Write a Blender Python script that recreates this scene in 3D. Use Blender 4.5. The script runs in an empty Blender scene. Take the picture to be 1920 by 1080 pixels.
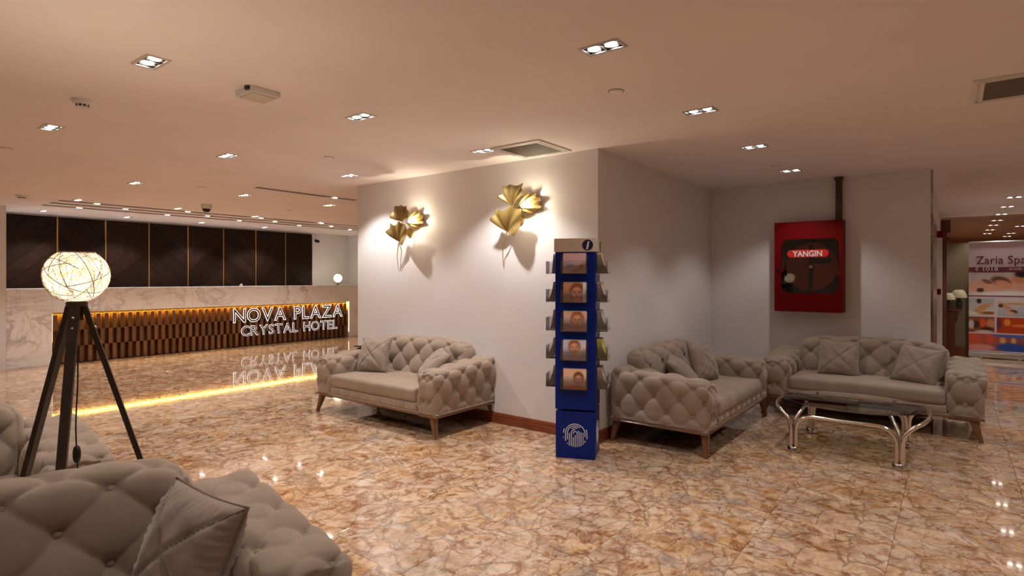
import bpy, bmesh, math, random
from mathutils import Vector, Matrix, Euler
PI = math.pi
random.seed(7)
sc = bpy.context.scene
COL = sc.collection

# ------------------------------------------------------------------ camera, world, exposure
EYE = 1.40
cam_d = bpy.data.cameras.new('camera'); cam = bpy.data.objects.new('camera', cam_d); COL.objects.link(cam)
cam_d.sensor_width = 36.0; cam_d.lens = 36.0 * 1072 / 1920
cam_d.shift_y = -(540 - 522) / 1920.0
cam_d.clip_start = 0.05; cam_d.clip_end = 100
cam.location = (0, 0, EYE)
cam.rotation_euler = (PI / 2, 0, math.atan(828 / 1072.0) - PI / 2)
sc.camera = cam
w = bpy.data.worlds.new('world'); sc.world = w; w.use_nodes = True
w.node_tree.nodes['Background'].inputs[0].default_value = (1.0, 0.8, 0.65, 1)
w.node_tree.nodes['Background'].inputs[1].default_value = 0.02
vs = sc.view_settings
vs.view_transform = 'Standard'; vs.look = 'None'; vs.gamma = 1; vs.use_curve_mapping = False
vs.exposure = 0.0
cy = sc.cycles
cy.max_bounces = 8; cy.diffuse_bounces = 5; cy.glossy_bounces = 4; cy.transmission_bounces = 6; cy.transparent_max_bounces = 10
cy.caustics_reflective = False; cy.caustics_refractive = False
cy.sample_clamp_indirect = 6.0; cy.blur_glossy = 0.5
cy.use_denoising = True

WARM = (1.0, 0.935, 0.875)          # colour of the ceiling spots
SPOT_W = 43.0                     # watts of one twin downlight
ZC = 2.51                         # ceiling height

# ------------------------------------------------------------------ node helpers
def mat(name, col=(.8, .8, .8), rough=.5, metal=0, spec=.5, **kw):
    m = bpy.data.materials.new(name); m.use_nodes = True
    b = m.node_tree.nodes['Principled BSDF']
    b.inputs['Base Color'].default_value = (*col, 1)
    b.inputs['Roughness'].default_value = rough
    b.inputs['Metallic'].default_value = metal
    b.inputs['Specular IOR Level'].default_value = spec
    for k, v in kw.items():
        b.inputs[k.replace('_', ' ')].default_value = v
    return m

class NT:
    def __init__(s, m):
        s.m = m; s.t = m.node_tree; s.b = s.t.nodes['Principled BSDF']
    def n(s, typ, **kw):
        nd = s.t.nodes.new(typ)
        for k, v in kw.items(): setattr(nd, k, v)
        return nd
    def l(s, a, b): s.t.links.new(a, b)
    def math(s, op, a, b=None, c=None):
        nd = s.n('ShaderNodeMath', operation=op)
        for i, x in enumerate((a, b, c)):
            if x is None: continue
            if isinstance(x, (int, float)): nd.inputs[i].default_value = x
            else: s.l(x, nd.inputs[i])
        return nd.outputs[0]
    def ramp(s, fac, stops, interp='LINEAR'):
        nd = s.n('ShaderNodeValToRGB'); cr = nd.color_ramp; cr.interpolation = interp
        while len(cr.elements) > 1: cr.elements.remove(cr.elements[-1])
        for i, (p, c) in enumerate(stops):
            e = cr.elements[0] if i == 0 else cr.elements.new(p)
            e.position = p; e.color = (*c, 1) if len(c) == 3 else c
        s.l(fac, nd.inputs[0]); return nd.outputs[0]
    def mix(s, fac, a, b, typ='MIX'):
        nd = s.n('ShaderNodeMix', data_type='RGBA', blend_type=typ)
        for i, x in ((0, fac), (6, a), (7, b)):
            if isinstance(x, (int, float)): nd.inputs[i].default_value = x
            elif isinstance(x, tuple): nd.inputs[i].default_value = (*x, 1) if len(x) == 3 else x
            else: s.l(x, nd.inputs[i])
        return nd.outputs[2]
    def noise(s, vec, scale, detail=4, rough=.55, dist=0):
        nd = s.n('ShaderNodeTexNoise'); s.l(vec, nd.inputs['Vector'])
        nd.inputs['Scale'].default_value = scale; nd.inputs['Detail'].default_value = detail
        nd.inputs['Roughness'].default_value = rough; nd.inputs['Distortion'].default_value = dist
        return nd
    def voro(s, vec, scale, feature='F1', rnd=1.0):
        nd = s.n('ShaderNodeTexVoronoi', feature=feature); s.l(vec, nd.inputs['Vector'])
        nd.inputs['Scale'].default_value = scale; nd.inputs['Randomness'].default_value = rnd
        return nd
    def bump(s, h, strength=.2, dist=.01):
        nd = s.n('ShaderNodeBump'); nd.inputs['Strength'].default_value = strength; nd.inputs['Distance'].default_value = dist
        s.l(h, nd.inputs['Height']); s.l(nd.outputs[0], s.b.inputs['Normal'])
    def pos(s): return s.n('ShaderNodeNewGeometry').outputs['Position']
    def obj(s): return s.n('ShaderNodeTexCoord').outputs['Object']
    def mapping(s, vec, scale=(1, 1, 1), rot=(0, 0, 0), loc=(0, 0, 0)):
        nd = s.n('ShaderNodeMapping'); s.l(vec, nd.inputs[0])
        nd.inputs['Scale'].default_value = scale; nd.inputs['Rotation'].default_value = rot; nd.inputs['Location'].default_value = loc
        return nd.outputs[0]
    def col(s, o): s.l(o, s.b.inputs['Base Color'])

M = {}
TILE = 0.606; TILE_Y0 = 0.256

def mk_paint(name, col, rough, var=.03, bump=.03):
    m = mat(name, col, rough, spec=.3); t = NT(m); p = t.pos()
    n = t.noise(p, 1.3, 3)
    t.col(t.ramp(n.outputs[0], [(.3, tuple(c * (1 - var) for c in col)), (.7, tuple(min(1, c * (1 + var)) for c in col))]))
    n2 = t.noise(p, 260, 2); t.bump(n2.outputs[0], bump, .002)
    return m
M['wall'] = mk_paint('wall_paint', (.76, .742, .755), .55)
M['ceiling'] = mk_paint('ceiling_paint', (.86, .795, .80), .85)
M['beige'] = mk_paint('beige_paint', (.25, .195, .115), .6)
M['brownceil'] = mk_paint('brown_ceiling', (.34, .17, .09), .5)

def mk_floor():
    m = mat('polished_marble', (.6, .45, .3), .06, spec=.5); t = NT(m)
    p = t.pos(); sx = t.n('ShaderNodeSeparateXYZ'); t.l(p, sx.inputs[0])
    y = t.math('SUBTRACT', sx.outputs[1], TILE_Y0)
    ry = t.math('FLOOR', t.math('DIVIDE', y, TILE)); rx = t.math('FLOOR', t.math('DIVIDE', sx.outputs[0], TILE))
    ly = t.math('SUBTRACT', y, t.math('MULTIPLY', ry, TILE)); lx = t.math('SUBTRACT', sx.outputs[0], t.math('MULTIPLY', rx, TILE))
    # a printed tile: the same face repeats along a row, two faces within a row
    par = t.math('MODULO', t.math('ADD', rx, 100), 3)
    par = t.math('GREATER_THAN', par, 1.5)
    seed = t.math('ADD', t.math('MULTIPLY', ry, 3.37), t.math('MULTIPLY', par, 1.71))
    cv = t.n('ShaderNodeCombineXYZ'); t.l(lx, cv.inputs[0]); t.l(ly, cv.inputs[1]); t.l(seed, cv.inputs[2])
    v = cv.outputs[0]
    dn = t.noise(v, 5.0, 5, .6)
    sub = t.n('ShaderNodeVectorMath', operation='SUBTRACT'); t.l(dn.outputs['Color'], sub.inputs[0]); sub.inputs[1].default_value = (.5, .5, .5)
    sca = t.n('ShaderNodeVectorMath', operation='MULTIPLY'); t.l(sub.outputs[0], sca.inputs[0]); sca.inputs[1].default_value = (.13, .13, 0)
    add = t.n('ShaderNodeVectorMath', operation='ADD'); t.l(v, add.inputs[0]); t.l(sca.outputs[0], add.inputs[1])
    vd = t.mapping(add.outputs[0], (1.2, .8, 1), (0, 0, .55))
    vr = t.voro(vd, 4.8)
    sc_ = t.n('ShaderNodeSeparateColor'); t.l(vr.outputs['Color'], sc_.inputs[0])
    base = t.ramp(sc_.outputs[0], [(0, (.50, .30, .155)), (.2, (.66, .45, .28)), (.42, (.74, .55, .38)), (.58, (.64, .36, .13)), (.70, (.72, .55, .42)), (.84, (.44, .34, .28)), (1, (.78, .63, .50))])
    cl = t.noise(v, 4.8, 9, .70, .9)
    base = t.mix(.55, base, t.ramp(cl.outputs[0], [(.30, (.15, .058, .020)), (.41, (.40, .20, .085)), (.49, (.62, .40, .23)), (.59, (.74, .55, .38)), (.70, (.85, .73, .60))]))
    rust = t.noise(t.mapping(v, loc=(4.1, 2.2, 7.7)), 6.5, 8, .72, 1.6)
    base = t.mix(t.ramp(rust.outputs[0], [(.49, (0, 0, 0)), (.61, (.9, .9, .9))]), base, (.27, .088, .022))
    gr = t.noise(t.mapping(v, loc=(1.1, 8.2, 2.7)), 5, 5, .6, .6)
    base = t.mix(t.ramp(gr.outputs[0], [(.57, (0, 0, 0)), (.68, (.7, .7, .7))]), base, (.31, .255, .225))
    wh = t.noise(t.mapping(v, loc=(6.1, 3.2, 1.7)), 4.5, 5, .6, .5)
    base = t.mix(t.ramp(wh.outputs[0], [(.58, (0, 0, 0)), (.70, (.6, .6, .6))]), base, (.84, .74, .66))
    e1 = t.voro(vd, 4.8, 'DISTANCE_TO_EDGE')
    k1 = t.ramp(e1.outputs['Distance'], [(0, (.62, .62, .62)), (.018, (.42, .42, .42)), (.042, (0, 0, 0))])
    vm = t.noise(v, 5, 3)
    vf = t.ramp(vm.outputs[0], [(.36, (0, 0, 0)), (.50, (1, 1, 1))])
    base = t.mix(t.mix(1.0, k1, vf, 'MULTIPLY'), base, (.19, .095, .045))
    vd2 = t.mapping(add.outputs[0], (.55, 1.35, 1), (0, 0, -.35), (3, 5, 1))
    e2 = t.voro(vd2, 4.0, 'DISTANCE_TO_EDGE')
    k2 = t.ramp(e2.outputs['Distance'], [(0, (.72, .72, .72)), (.014, (.5, .5, .5)), (.03, (0, 0, 0))])
    vm2 = t.noise(t.mapping(v, loc=(5, 1, 3)), 4, 3)
    base = t.mix(t.mix(1.0, k2, t.ramp(vm2.outputs[0], [(.32, (.05, .05, .05)), (.50, (1, 1, 1))]), 'MULTIPLY'), base, (.20, .105, .052))
    e3 = t.noise(t.mapping(v, loc=(2, 9, 4)), 7, 6, .62, 1.4)
    k3 = t.ramp(e3.outputs[0], [(.487, (0, 0, 0)), (.5, (.6, .6, .6)), (.513, (0, 0, 0))])
    base = t.mix(k3, base, (.88, .79, .68))
    t.col(base)
    t.b.inputs['Coat Weight'].default_value = .35; t.b.inputs['Coat Roughness'].default_value = .02
    return m
M['floor'] = mk_floor()
M['grout'] = mat('grout', (.30, .20, .12), .8)

def mk_marble():
    m = mat('white_marble', (.8, .78, .75), .12); t = NT(m); p = t.obj()
    q = t.mapping(p, (.55, 1, 1), (0, .75, 0))
    n1 = t.noise(q, 1.6, 8, .6, 1.4)
    vein = t.ramp(n1.outputs[0], [(.455, (0, 0, 0)), (.5, (.85, .85, .85)), (.525, (0, 0, 0))])
    n2 = t.noise(t.mapping(p, (1.6, 1, .7), (0, .6, 0), (3, 1, 5)), 3.2, 7, .65, 1.0)
    vein2 = t.ramp(n2.outputs[0], [(.47, (0, 0, 0)), (.5, (.5, .5, .5)), (.53, (0, 0, 0))])
    msk = t.noise(p, .9, 2); mk = t.ramp(msk.outputs[0], [(.4, (.1, .1, .1)), (.62, (1, 1, 1))])
    c = t.mix(t.mix(1, vein, mk, 'MULTIPLY'), (.86, .86, .87), (.45, .42, .41))
    c = t.mix(t.mix(1, vein2, mk, 'MULTIPLY'), c, (.48, .41, .35))
    t.col(c); return m
M['marble'] = mk_marble()

def mk_wood(name, c1, c2, rough=.4, axis=(1, 1, 8), scale=6, coat=0, rnd=.0, spec_=.4):
    m = mat(name, c1, rough, spec=.4); t = NT(m); p = t.obj()
    oi = t.n('ShaderNodeObjectInfo').outputs['Random']
    ad = t.n('ShaderNodeVectorMath', operation='ADD'); t.l(p, ad.inputs[0])
    cx = t.n('ShaderNodeCombineXYZ'); t.l(t.math('MULTIPLY', oi, 9.0), cx.inputs[0]); t.l(t.math('MULTIPLY', oi, 5.0), cx.inputs[2]); t.l(cx.outputs[0], ad.inputs[1])
    n = t.noise(t.mapping(ad.outputs[0], axis), scale, 6, .6, .3)
    c = t.ramp(n.outputs[0], [(.3, c1), (.7, c2)])
    if rnd:
        c = t.mix(1.0, c, t.ramp(oi, [(0, (1 - rnd,) * 3), (1, (1, 1, 1))]), 'MULTIPLY')
    t.col(c); t.bump(n.outputs[0], .08, .003)
    t.b.inputs['Specular IOR Level'].default_value = spec_; t.b.inputs['Coat Weight'].default_value = coat; t.b.inputs['Coat Roughness'].default_value = .15
    return m
M['plank'] = mk_wood('dark_walnut_plank', (.014, .006, .004), (.034, .015, .009), .5, (6, 1, .7), 5, 0, .45, .12)
M['block'] = mk_wood('walnut_block', (.13, .052, .020), (.24, .105, .042), .42, (8, 8, 1), 8, 0, .35)
M['leg'] = mk_wood('oak_leg', (.15, .068, .030), (.25, .125, .058), .35, (10, 10, 1), 6, .2)
M['mahogany'] = mk_wood('mahogany', (.17, .040, .015), (.26, .07, .028), .3, (1, 1, 6), 5, .4)
M['jamb'] = mk_wood('dark_mahogany', (.075, .016, .010), (.12, .03, .015), .35, (1, 1, 6), 5, .3)
M['lampwood'] = mk_wood('dark_lamp_wood', (.030, .018, .012), (.055, .034, .024), .45, (8, 8, 1), 8, 0)

def mk_velvet():
    m = mat('taupe_velvet', (.30, .23, .185), .85, spec=.2); t = NT(m); p = t.obj()
    n = t.noise(p, 5, 4, .6); n2 = t.noise(p, 420, 2)
    t.col(t.ramp(n.outputs[0], [(.3, (.285, .222, .176)), (.7, (.362, .288, .234))]))
    t.bump(n2.outputs[0], .12, .001)
    t.b.inputs['Sheen Weight'].default_value = .55; t.b.inputs['Sheen Roughness'].default_value = .45
    t.b.inputs['Sheen Tint'].default_value = (.95, .82, .7, 1)
    return m
M['velvet'] = mk_velvet()
def mk_pillow():
    m = mat('taupe_pillow_fabric', (.28, .22, .18), .85, spec=.2); t = NT(m); p = t.obj()
    n = t.noise(p, 7, 4, .6); n2 = t.noise(t.mapping(p, (1, 3, 1)), 14, 5, .6, .8)
    t.col(t.ramp(n.outputs[0], [(.3, (.265, .206, .165)), (.7, (.335, .267, .217))]))
    t.bump(n2.outputs[0], .35, .012)
    t.b.inputs['Sheen Weight'].default_value = .5; t.b.inputs['Sheen Roughness'].default_value = .45
    return m
M['pillow'] = mk_pillow()
M['seam'] = mat('piping_fabric', (.205, .158, .126), .9, spec=.2)
M['under'] = mat('black_underlining', (.015, .012, .010), .9)
M['chrome'] = mat('brushed_chrome', (.80, .77, .72), .16, 1)
M['steel'] = None
def mk_steel():
    m = mat('stainless_cladding', (.50, .47, .43), .2, 1); t = NT(m); p = t.pos()
    n = t.noise(t.mapping(p, (1, 1, 1.2)), 3.0, 4); t.col(t.ramp(n.outputs[0], [(.35, (.20, .17, .15)), (.65, (.62, .58, .53))]))
    t.bump(n.outputs[0], .3, .02); return m
M['steel'] = mk_steel()
def mk_glass(name, tint=(.9, .95, .92), alpha=.15, rough=.02):
    m = bpy.data.materials.new(name); m.use_nodes = True; t = m.node_tree
    t.nodes.remove(t.nodes['Principled BSDF']); out = t.nodes['Material Output']
    tr = t.nodes.new('ShaderNodeBsdfTransparent'); tr.inputs[0].default_value = (*tint, 1)
    gl = t.nodes.new('ShaderNodeBsdfGlossy'); gl.inputs['Roughness'].default_value = rough; gl.inputs[0].default_value = (1, 1, 1, 1)
    fr = t.nodes.new('ShaderNodeFresnel'); fr.inputs[0].default_value = 1.52
    mx = t.nodes.new('ShaderNodeMixShader')
    df = t.nodes.new('ShaderNodeBsdfDiffuse'); df.inputs[0].default_value = (.85, .85, .85, 1)
    mx2 = t.nodes.new('ShaderNodeMixShader'); mx2.inputs[0].default_value = alpha
    t.links.new(tr.outputs[0], mx2.inputs[1]); t.links.new(df.outputs[0], mx2.inputs[2])
    t.links.new(fr.outputs[0], mx.inputs[0]); t.links.new(mx2.outputs[0], mx.inputs[1]); t.links.new(gl.outputs[0], mx.inputs[2])
    t.links.new(mx.outputs[0], out.inputs[0]); return m
M['tableglass'] = mk_glass('smoked_table_glass', (.60, .61, .53), .0)
M['pane'] = mk_glass('clear_pane', (.85, .85, .85), .0)
M['acrylic'] = mk_glass('clear_acrylic', (.95, .95, .97), .035)
M['blue'] = mat('blue_gloss_board', (.002, .017, .20), .35, spec=.2)
M['navy'] = mat('navy_print', (.004, .008, .045), .4)
M['white'] = mat('white_plastic', (.75, .73, .70), .45)
M['offwhite'] = mat('cream_board', (.60, .55, .47), .5)
M['print_white'] = mat('white_print', (.80, .80, .82), .5)
M['red'] = mat('red_enamel', (.135, .001, .002), .45, spec=.12)
M['redreel'] = mat('red_reel', (.50, .045, .02), .45)
M['darkred'] = mat('dark_red_pipe', (.055, .012, .010), .5)
M['black'] = mat('black_plastic', (.010, .009, .009), .45)
M['cabinside'] = mat('dark_cabinet_inside', (.035, .022, .018), .6)
M['gold'] = mat('antique_gold', (.62, .44, .14), .36, 1)
M['gold2'] = mat('gold_leaf_paint', (.33, .23, .075), .45, .5)
M['brass'] = mat('brass_strip', (.50, .30, .12), .35, .8)
M['grille'] = mat('grey_grille', (.20, .165, .14), .6)
M['slot'] = mat('dark_slot', (.035, .028, .024), .7)
M['signface'] = mat('bronze_letter_face', (.10, .06, .045), .4, .5)
M['alu'] = mat('anodised_aluminium', (.62, .60, .57), .35, .9)
M['cup'] = mat('mirror_reflector', (.75, .73, .70), .12, 1)
M['housing'] = mat('black_housing', (.02, .018, .016), .5)
M['paper'] = mat('brochure_paper', (.62, .56, .50), .6)
M['paper2'] = mat('pink_brochure_paper', (.76, .60, .58), .6)
M['paper3'] = mat('yellow_brochure_paper', (.78, .68, .13), .6)
M['paper4'] = mat('tan_brochure_paper', (.62, .48, .36), .6)
M['lampshade'] = mat('cream_lamp_shade', (.52, .45, .30), .8)
def emit(name, col, s):
    m = bpy.data.materials.new(name); m.use_nodes = True; t = m.node_tree
    t.nodes.remove(t.nodes['Principled BSDF']); e = t.nodes.new('ShaderNodeEmission')
    e.inputs[0].default_value = (*col, 1); e.inputs[1].default_value = s
    t.links.new(e.outputs[0], t.nodes['Material Output'].inputs[0]); return m
M['bulb'] = emit('spot_bulb', (1, .92, .84), 22)
M['neon'] = emit('white_sign_light', (1, .88, .84), 2.6)
M['led'] = emit('amber_led_strip', (1, .64, .10), 70.0)
M['ledw'] = emit('warm_white_led_strip', (1, .82, .6), 1.6)
M['linelight'] = emit('panel_line_light', (1, .45, .12), .55)
M['globe'] = emit('lit_globe', (1, .84, .60), 18)
M['shade'] = None
for _k in ('bulb', 'neon', 'linelight'): M[_k].cycles.emission_sampling = 'NONE'

# ------------------------------------------------------------------ mesh helpers
def new_obj(name, me, parent=None, material=None, loc=None, rot=None):
    o = bpy.data.objects.new(name, me); COL.objects.link(o)
    if material is not None and me is not None and not me.materials: me.materials.append(material)
    if parent is not None: o.parent = parent
    if loc is not None: o.location = loc
    if rot is not None: o.rotation_euler = rot
    return o
def empty(name, loc=(0, 0, 0), rz=0):
    o = bpy.data.objects.new(name, None); COL.objects.link(o); o.empty_display_size = .1
    o.location = loc; o.rotation_euler = (0, 0, rz); return o
def tag(o, label=None, cat=None, group=None, kind=None):
    if label: o['label'] = label
    if cat: o['category'] = cat
    if group: o['group'] = group
    if kind: o['kind'] = kind
    return o
class MB:
    """collects shapes of ONE part"""
    def __init__(s): s.bm = bmesh.new()
    def box(s, c, d, rot=None, bevel=0, seg=1):
        r = bmesh.ops.create_cube(s.bm, size=1); vs = r['verts']
        mx = Matrix.Translation(c) @ (rot.to_matrix().to_4x4() if rot else Matrix()) @ Matrix.Diagonal((*d, 1))
        bmesh.ops.transform(s.bm, matrix=mx, verts=vs)
        if bevel:
            es = list({e for v in vs for e in v.link_edges})
            bmesh.ops.bevel(s.bm, geom=es, offset=bevel, segments=seg, affect='EDGES', profile=.5)
        return s
    def bb(s, x0, x1, y0, y1, z0, z1, bevel=0, seg=1):
        return s.box(((x0 + x1) / 2, (y0 + y1) / 2, (z0 + z1) / 2), (abs(x1 - x0), abs(y1 - y0), abs(z1 - z0)), None, bevel, seg)
    def cyl(s, c, r, h, n=24, r2=None, rot=None):
        res = bmesh.ops.create_cone(s.bm, cap_ends=True, segments=n, radius1=r, radius2=r if r2 is None else r2, depth=h)
        mx = Matrix.Translation(c) @ (rot.to_matrix().to_4x4() if rot else Matrix())
        bmesh.ops.transform(s.bm, matrix=mx, verts=res['verts']); return s
    def sphere(s, c, r, u=16, v=10, scale=(1, 1, 1)):
        res = bmesh.ops.create_uvsphere(s.bm, u_segments=u, v_segments=v, radius=r)
        bmesh.ops.transform(s.bm, matrix=Matrix.Translation(c) @ Matrix.Diagonal((*scale, 1)), verts=res['verts']); return s
    def lathe(s, prof, n=32, c=(0, 0, 0)):
        rings = []
        for r, z in prof:
            rings.append([s.bm.verts.new((c[0] + r * math.cos(2 * PI * k / n), c[1] + r * math.sin(2 * PI * k / n), c[2] + z)) for k in range(n)])
        for a, b in zip(rings, rings[1:]):
            for k in range(n):
                s.bm.faces.new((a[k], a[(k + 1) % n], b[(k + 1) % n], b[k]))
        return s
    def tube(s, pts, r, n=8, closed=False, cap=True, up=None):
        pts = [Vector(p) for p in pts]; N = len(pts); rings = []
        rr = r if isinstance(r, (list, tuple)) else [r] * N
        prev = None
        for i, p in enumerate(pts):
            if closed: tg = pts[(i + 1) % N] - pts[i - 1]
            else: tg = pts[min(i + 1, N - 1)] - pts[max(i - 1, 0)]
            tg.normalize()
            if prev is None:
                a = Vector((0, 0, 1)) if abs(tg.z) < .9 else Vector((1, 0, 0))
                nrm = tg.cross(a).normalized()
            else:
                nrm = (prev - tg * prev.dot(tg)).normalized()
            prev = nrm; bn = tg.cross(nrm)
            rings.append([s.bm.verts.new(p + (nrm * math.cos(2 * PI * k / n) + bn * math.sin(2 * PI * k / n)) * rr[i]) for k in range(n)])
        pairs = list(zip(rings, rings[1:])) + ([(rings[-1], rings[0])] if closed else [])
        for a, b in pairs:
            for k in range(n): s.bm.faces.new((a[k], a[(k + 1) % n], b[(k + 1) % n], b[k]))
        if cap and not closed:
            s.bm.faces.new(rings[0][::-1]); s.bm.faces.new(rings[-1])
        return s
    def prism(s, poly, z0, z1, fn=None):
        """poly: list of (a,b); fn maps (a,b,c)->xyz"""
        fn = fn or (lambda a, b, c: (a, b, c))
        lo = [s.bm.verts.new(fn(a, b, z0)) for a, b in poly]; hi = [s.bm.verts.new(fn(a, b, z1)) for a, b in poly]
        s.bm.faces.new(lo[::-1]); s.bm.faces.new(hi)
        n = len(poly)
        for i in range(n): s.bm.faces.new((lo[i], lo[(i + 1) % n], hi[(i + 1) % n], hi[i]))
        return s
    def mesh(s, name, material=None, smooth=False, angle=None):
        bmesh.ops.recalc_face_normals(s.bm, faces=s.bm.faces[:])
        me = bpy.data.meshes.new(name); s.bm.to_mesh(me); s.bm.free()
        if material: me.materials.append(material)
        if smooth or angle:
            me.polygons.foreach_set('use_smooth', [True] * len(me.polygons))
            if angle: me.set_sharp_from_angle(angle=math.radians(angle))
        return me
    def build(s, name, material, parent=None, smooth=False, angle=None, loc=None, rot=None):
        return new_obj(name, s.mesh(name, material, smooth, angle), parent, None, loc, rot)
def copy_tree(o, parent=None):
    c = o.copy(); COL.objects.link(c)
    if parent is not None: c.parent = parent
    for ch in o.children: copy_tree(ch, c)
    return c
def catmull(P, n=8):
    P = [Vector(p) for p in P]; out = []
    for i in range(len(P) - 1):
        p0 = P[max(i - 1, 0)]; p1 = P[i]; p2 = P[i + 1]; p3 = P[min(i + 2, len(P) - 1)]
        for k in range(n):
            t = k / n
            out.append(.5 * ((2 * p1) + (p2 - p0) * t + (2 * p0 - 5 * p1 + 4 * p2 - p3) * t * t + (3 * p1 - p0 - 3 * p2 + p3) * t ** 3))
    out.append(P[-1]); return out
def text_mesh(body, size, extrude=.001, outline=0, offset=0, shear=0, space=1.0, align='LEFT'):
    cu = bpy.data.curves.new('txt', 'FONT'); cu.body = body; cu.size = size; cu.extrude = extrude
    cu.offset = offset; cu.shear = shear; cu.space_character = space; cu.align_x = align; cu.resolution_u = 3
    if outline:
        cu.fill_mode = 'NONE'; cu.bevel_depth = outline; cu.bevel_resolution = 1; cu.extrude = 0
    o = bpy.data.objects.new('txt', cu); COL.objects.link(o)
    dg = bpy.context.evaluated_depsgraph_get(); me = bpy.data.meshes.new_from_object(o.evaluated_get(dg))
    bpy.data.objects.remove(o); bpy.data.curves.remove(cu); me.materials.clear()
    return me
def mesh_bounds(me):
    xs = [v.co.x for v in me.vertices]; ys = [v.co.y for v in me.vertices]
    return min(xs), max(xs), min(ys), max(ys)
# painted flat print: colour attribute on a fine grid in the local XZ plane, facing -Y
M['print'] = mat('printed_paper', (1, 1, 1), .35)
_t = NT(M['print']); _a = _t.n('ShaderNodeAttribute'); _a.attribute_name = 'ink'; _t.col(_a.outputs['Color'])
def s2l(c): return tuple(((x / 255.) / 12.92 if x / 255. <= .04045 else ((x / 255. + .055) / 1.055) ** 2.4) for x in c)
def print_mesh(name, wd, ht, nx, ny, fn, bend=0, thick=.0015):
    vs_, fs, cs = [], [], []
    for j in range(ny + 1):
        for i in range(nx + 1):
            a, b = i / nx, j / ny
            vs_.append(((a - .5) * wd, bend * (math.sin(b * PI * .5)), b * ht)); cs.append(s2l(fn(a, b)))
    for j in range(ny):
        for i in range(nx):
            k = j * (nx + 1) + i; fs.append((k, k + 1, k + nx + 2, k + nx + 1))
    base = len(vs_)
    rim = [i for i in range(nx + 1)] + [(j * (nx + 1) + nx) for j in range(1, ny + 1)] + [ny * (nx + 1) + i for i in range(nx - 1, -1, -1)] + [j * (nx + 1) for j in range(ny - 1, 0, -1)]
    for r in rim:
        x, y, z = vs_[r]; vs_.append((x, y + thick, z)); cs.append(cs[r])
    n = len(rim)
    for k in range(n): fs.append((rim[k], base + k, base + (k + 1) % n, rim[(k + 1) % n]))
    fs.append(tuple(base + k for k in range(n)))
    me = bpy.data.meshes.new(name); me.from_pydata(vs_, [], fs)
    at = me.color_attributes.new('ink', 'FLOAT_COLOR', 'POINT')
    at.data.foreach_set('color', [x for c in cs for x in (*c, 1)])
    me.materials.append(M['print']); me.validate(); return me
def blob(a, b, cx, cy, rx, ry, rot=0, soft=.25):
    dx, dy = a - cx, b - cy; c, s = math.cos(rot), math.sin(rot)
    x = (dx * c + dy * s) / rx; y = (-dx * s + dy * c) / ry
    d = math.sqrt(x * x + y * y)
    return max(0, min(1, (1 + soft - d) / (2 * soft)))
def over(c, col, k): return tuple(c[i] * (1 - k) + col[i] * k for i in range(3))

# ------------------------------------------------------------------ room shell
XW, YW, XB = 4.305, 2.40, 7.174       # sconce wall plane, alcove side wall plane, alcove back wall plane
YBL = 5.665                           # far end of the sconce wall
YC, YP = 11.50, 12.50                 # reception counter front, panelled wall
X0, X1, Y0 = -3.2, 22.0, -4.6

floor = MB().bb(X0, X1, Y0, 12.9, -.08, -.004).build('floor', M['grout']); tag(floor, 'polished brown and cream marble tiled floor', None, None, 'structure')
def tile_mesh():
    m = MB(); h = TILE / 2 - .0008; b = .0012
    m.bm.verts.ensure_lookup_table()
    lo = [m.bm.verts.new((x * h, y * h, -.004)) for x, y in ((-1, -1), (1, -1), (1, 1), (-1, 1))]
    mi = [m.bm.verts.new((x * h, y * h, -b)) for x, y in ((-1, -1), (1, -1), (1, 1), (-1, 1))]
    hi = [m.bm.verts.new((x * (h - b), y * (h - b), 0)) for x, y in ((-1, -1), (1, -1), (1, 1), (-1, 1))]
    m.bm.faces.new(hi)
    for A, B in ((lo, mi), (mi, hi)):
        for i in range(4): m.bm.faces.new((A[i], A[(i + 1) % 4], B[(i + 1) % 4], B[i]))
    return m.mesh('tile', M['floor'])
tme = tile_mesh()
ang = math.atan(828 / 1072.0); CC, SS = math.cos(ang), math.sin(ang)
cells = []
for i in range(int(X0 / TILE) , int(X1 / TILE)):
    for j in range(int((Y0 - TILE_Y0) / TILE), int((12.4 - TILE_Y0) / TILE) + 1):
        x, y = (i + .5) * TILE, TILE_Y0 + (j + .5) * TILE
        if x > XW + .4 and YW + .4 < y < YBL - .4: continue
        if x > XB + .4 and .6 < y < YW + .5: continue
        if y > YC + .4 or x > 20 or (x > 9.4 and y > YBL - .4): continue
        d = x * CC + y * SS; r = x * SS - y * CC
        vis = d > .9 and abs(r / d) < .96 and EYE / d < .62
        cells.append((0 if vis else 1, d * d + r * r, x, y))
cells.sort()
rest = MB()
for n, (v, dd, x, y) in enumerate(cells):
    if n < 300 and v == 0:
        new_obj('tile', tme, floor, None, (x, y, 0))
    else:
        h = TILE / 2 - .0008
        q = [rest.bm.verts.new((x + a * h, y + b * h, 0)) for a, b in ((-1, -1), (1, -1), (1, 1), (-1, 1))]
        rest.bm.faces.new(q)
tag(rest.build('distant_tiles', M['floor'], floor), None, None, None, 'stuff')

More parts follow.
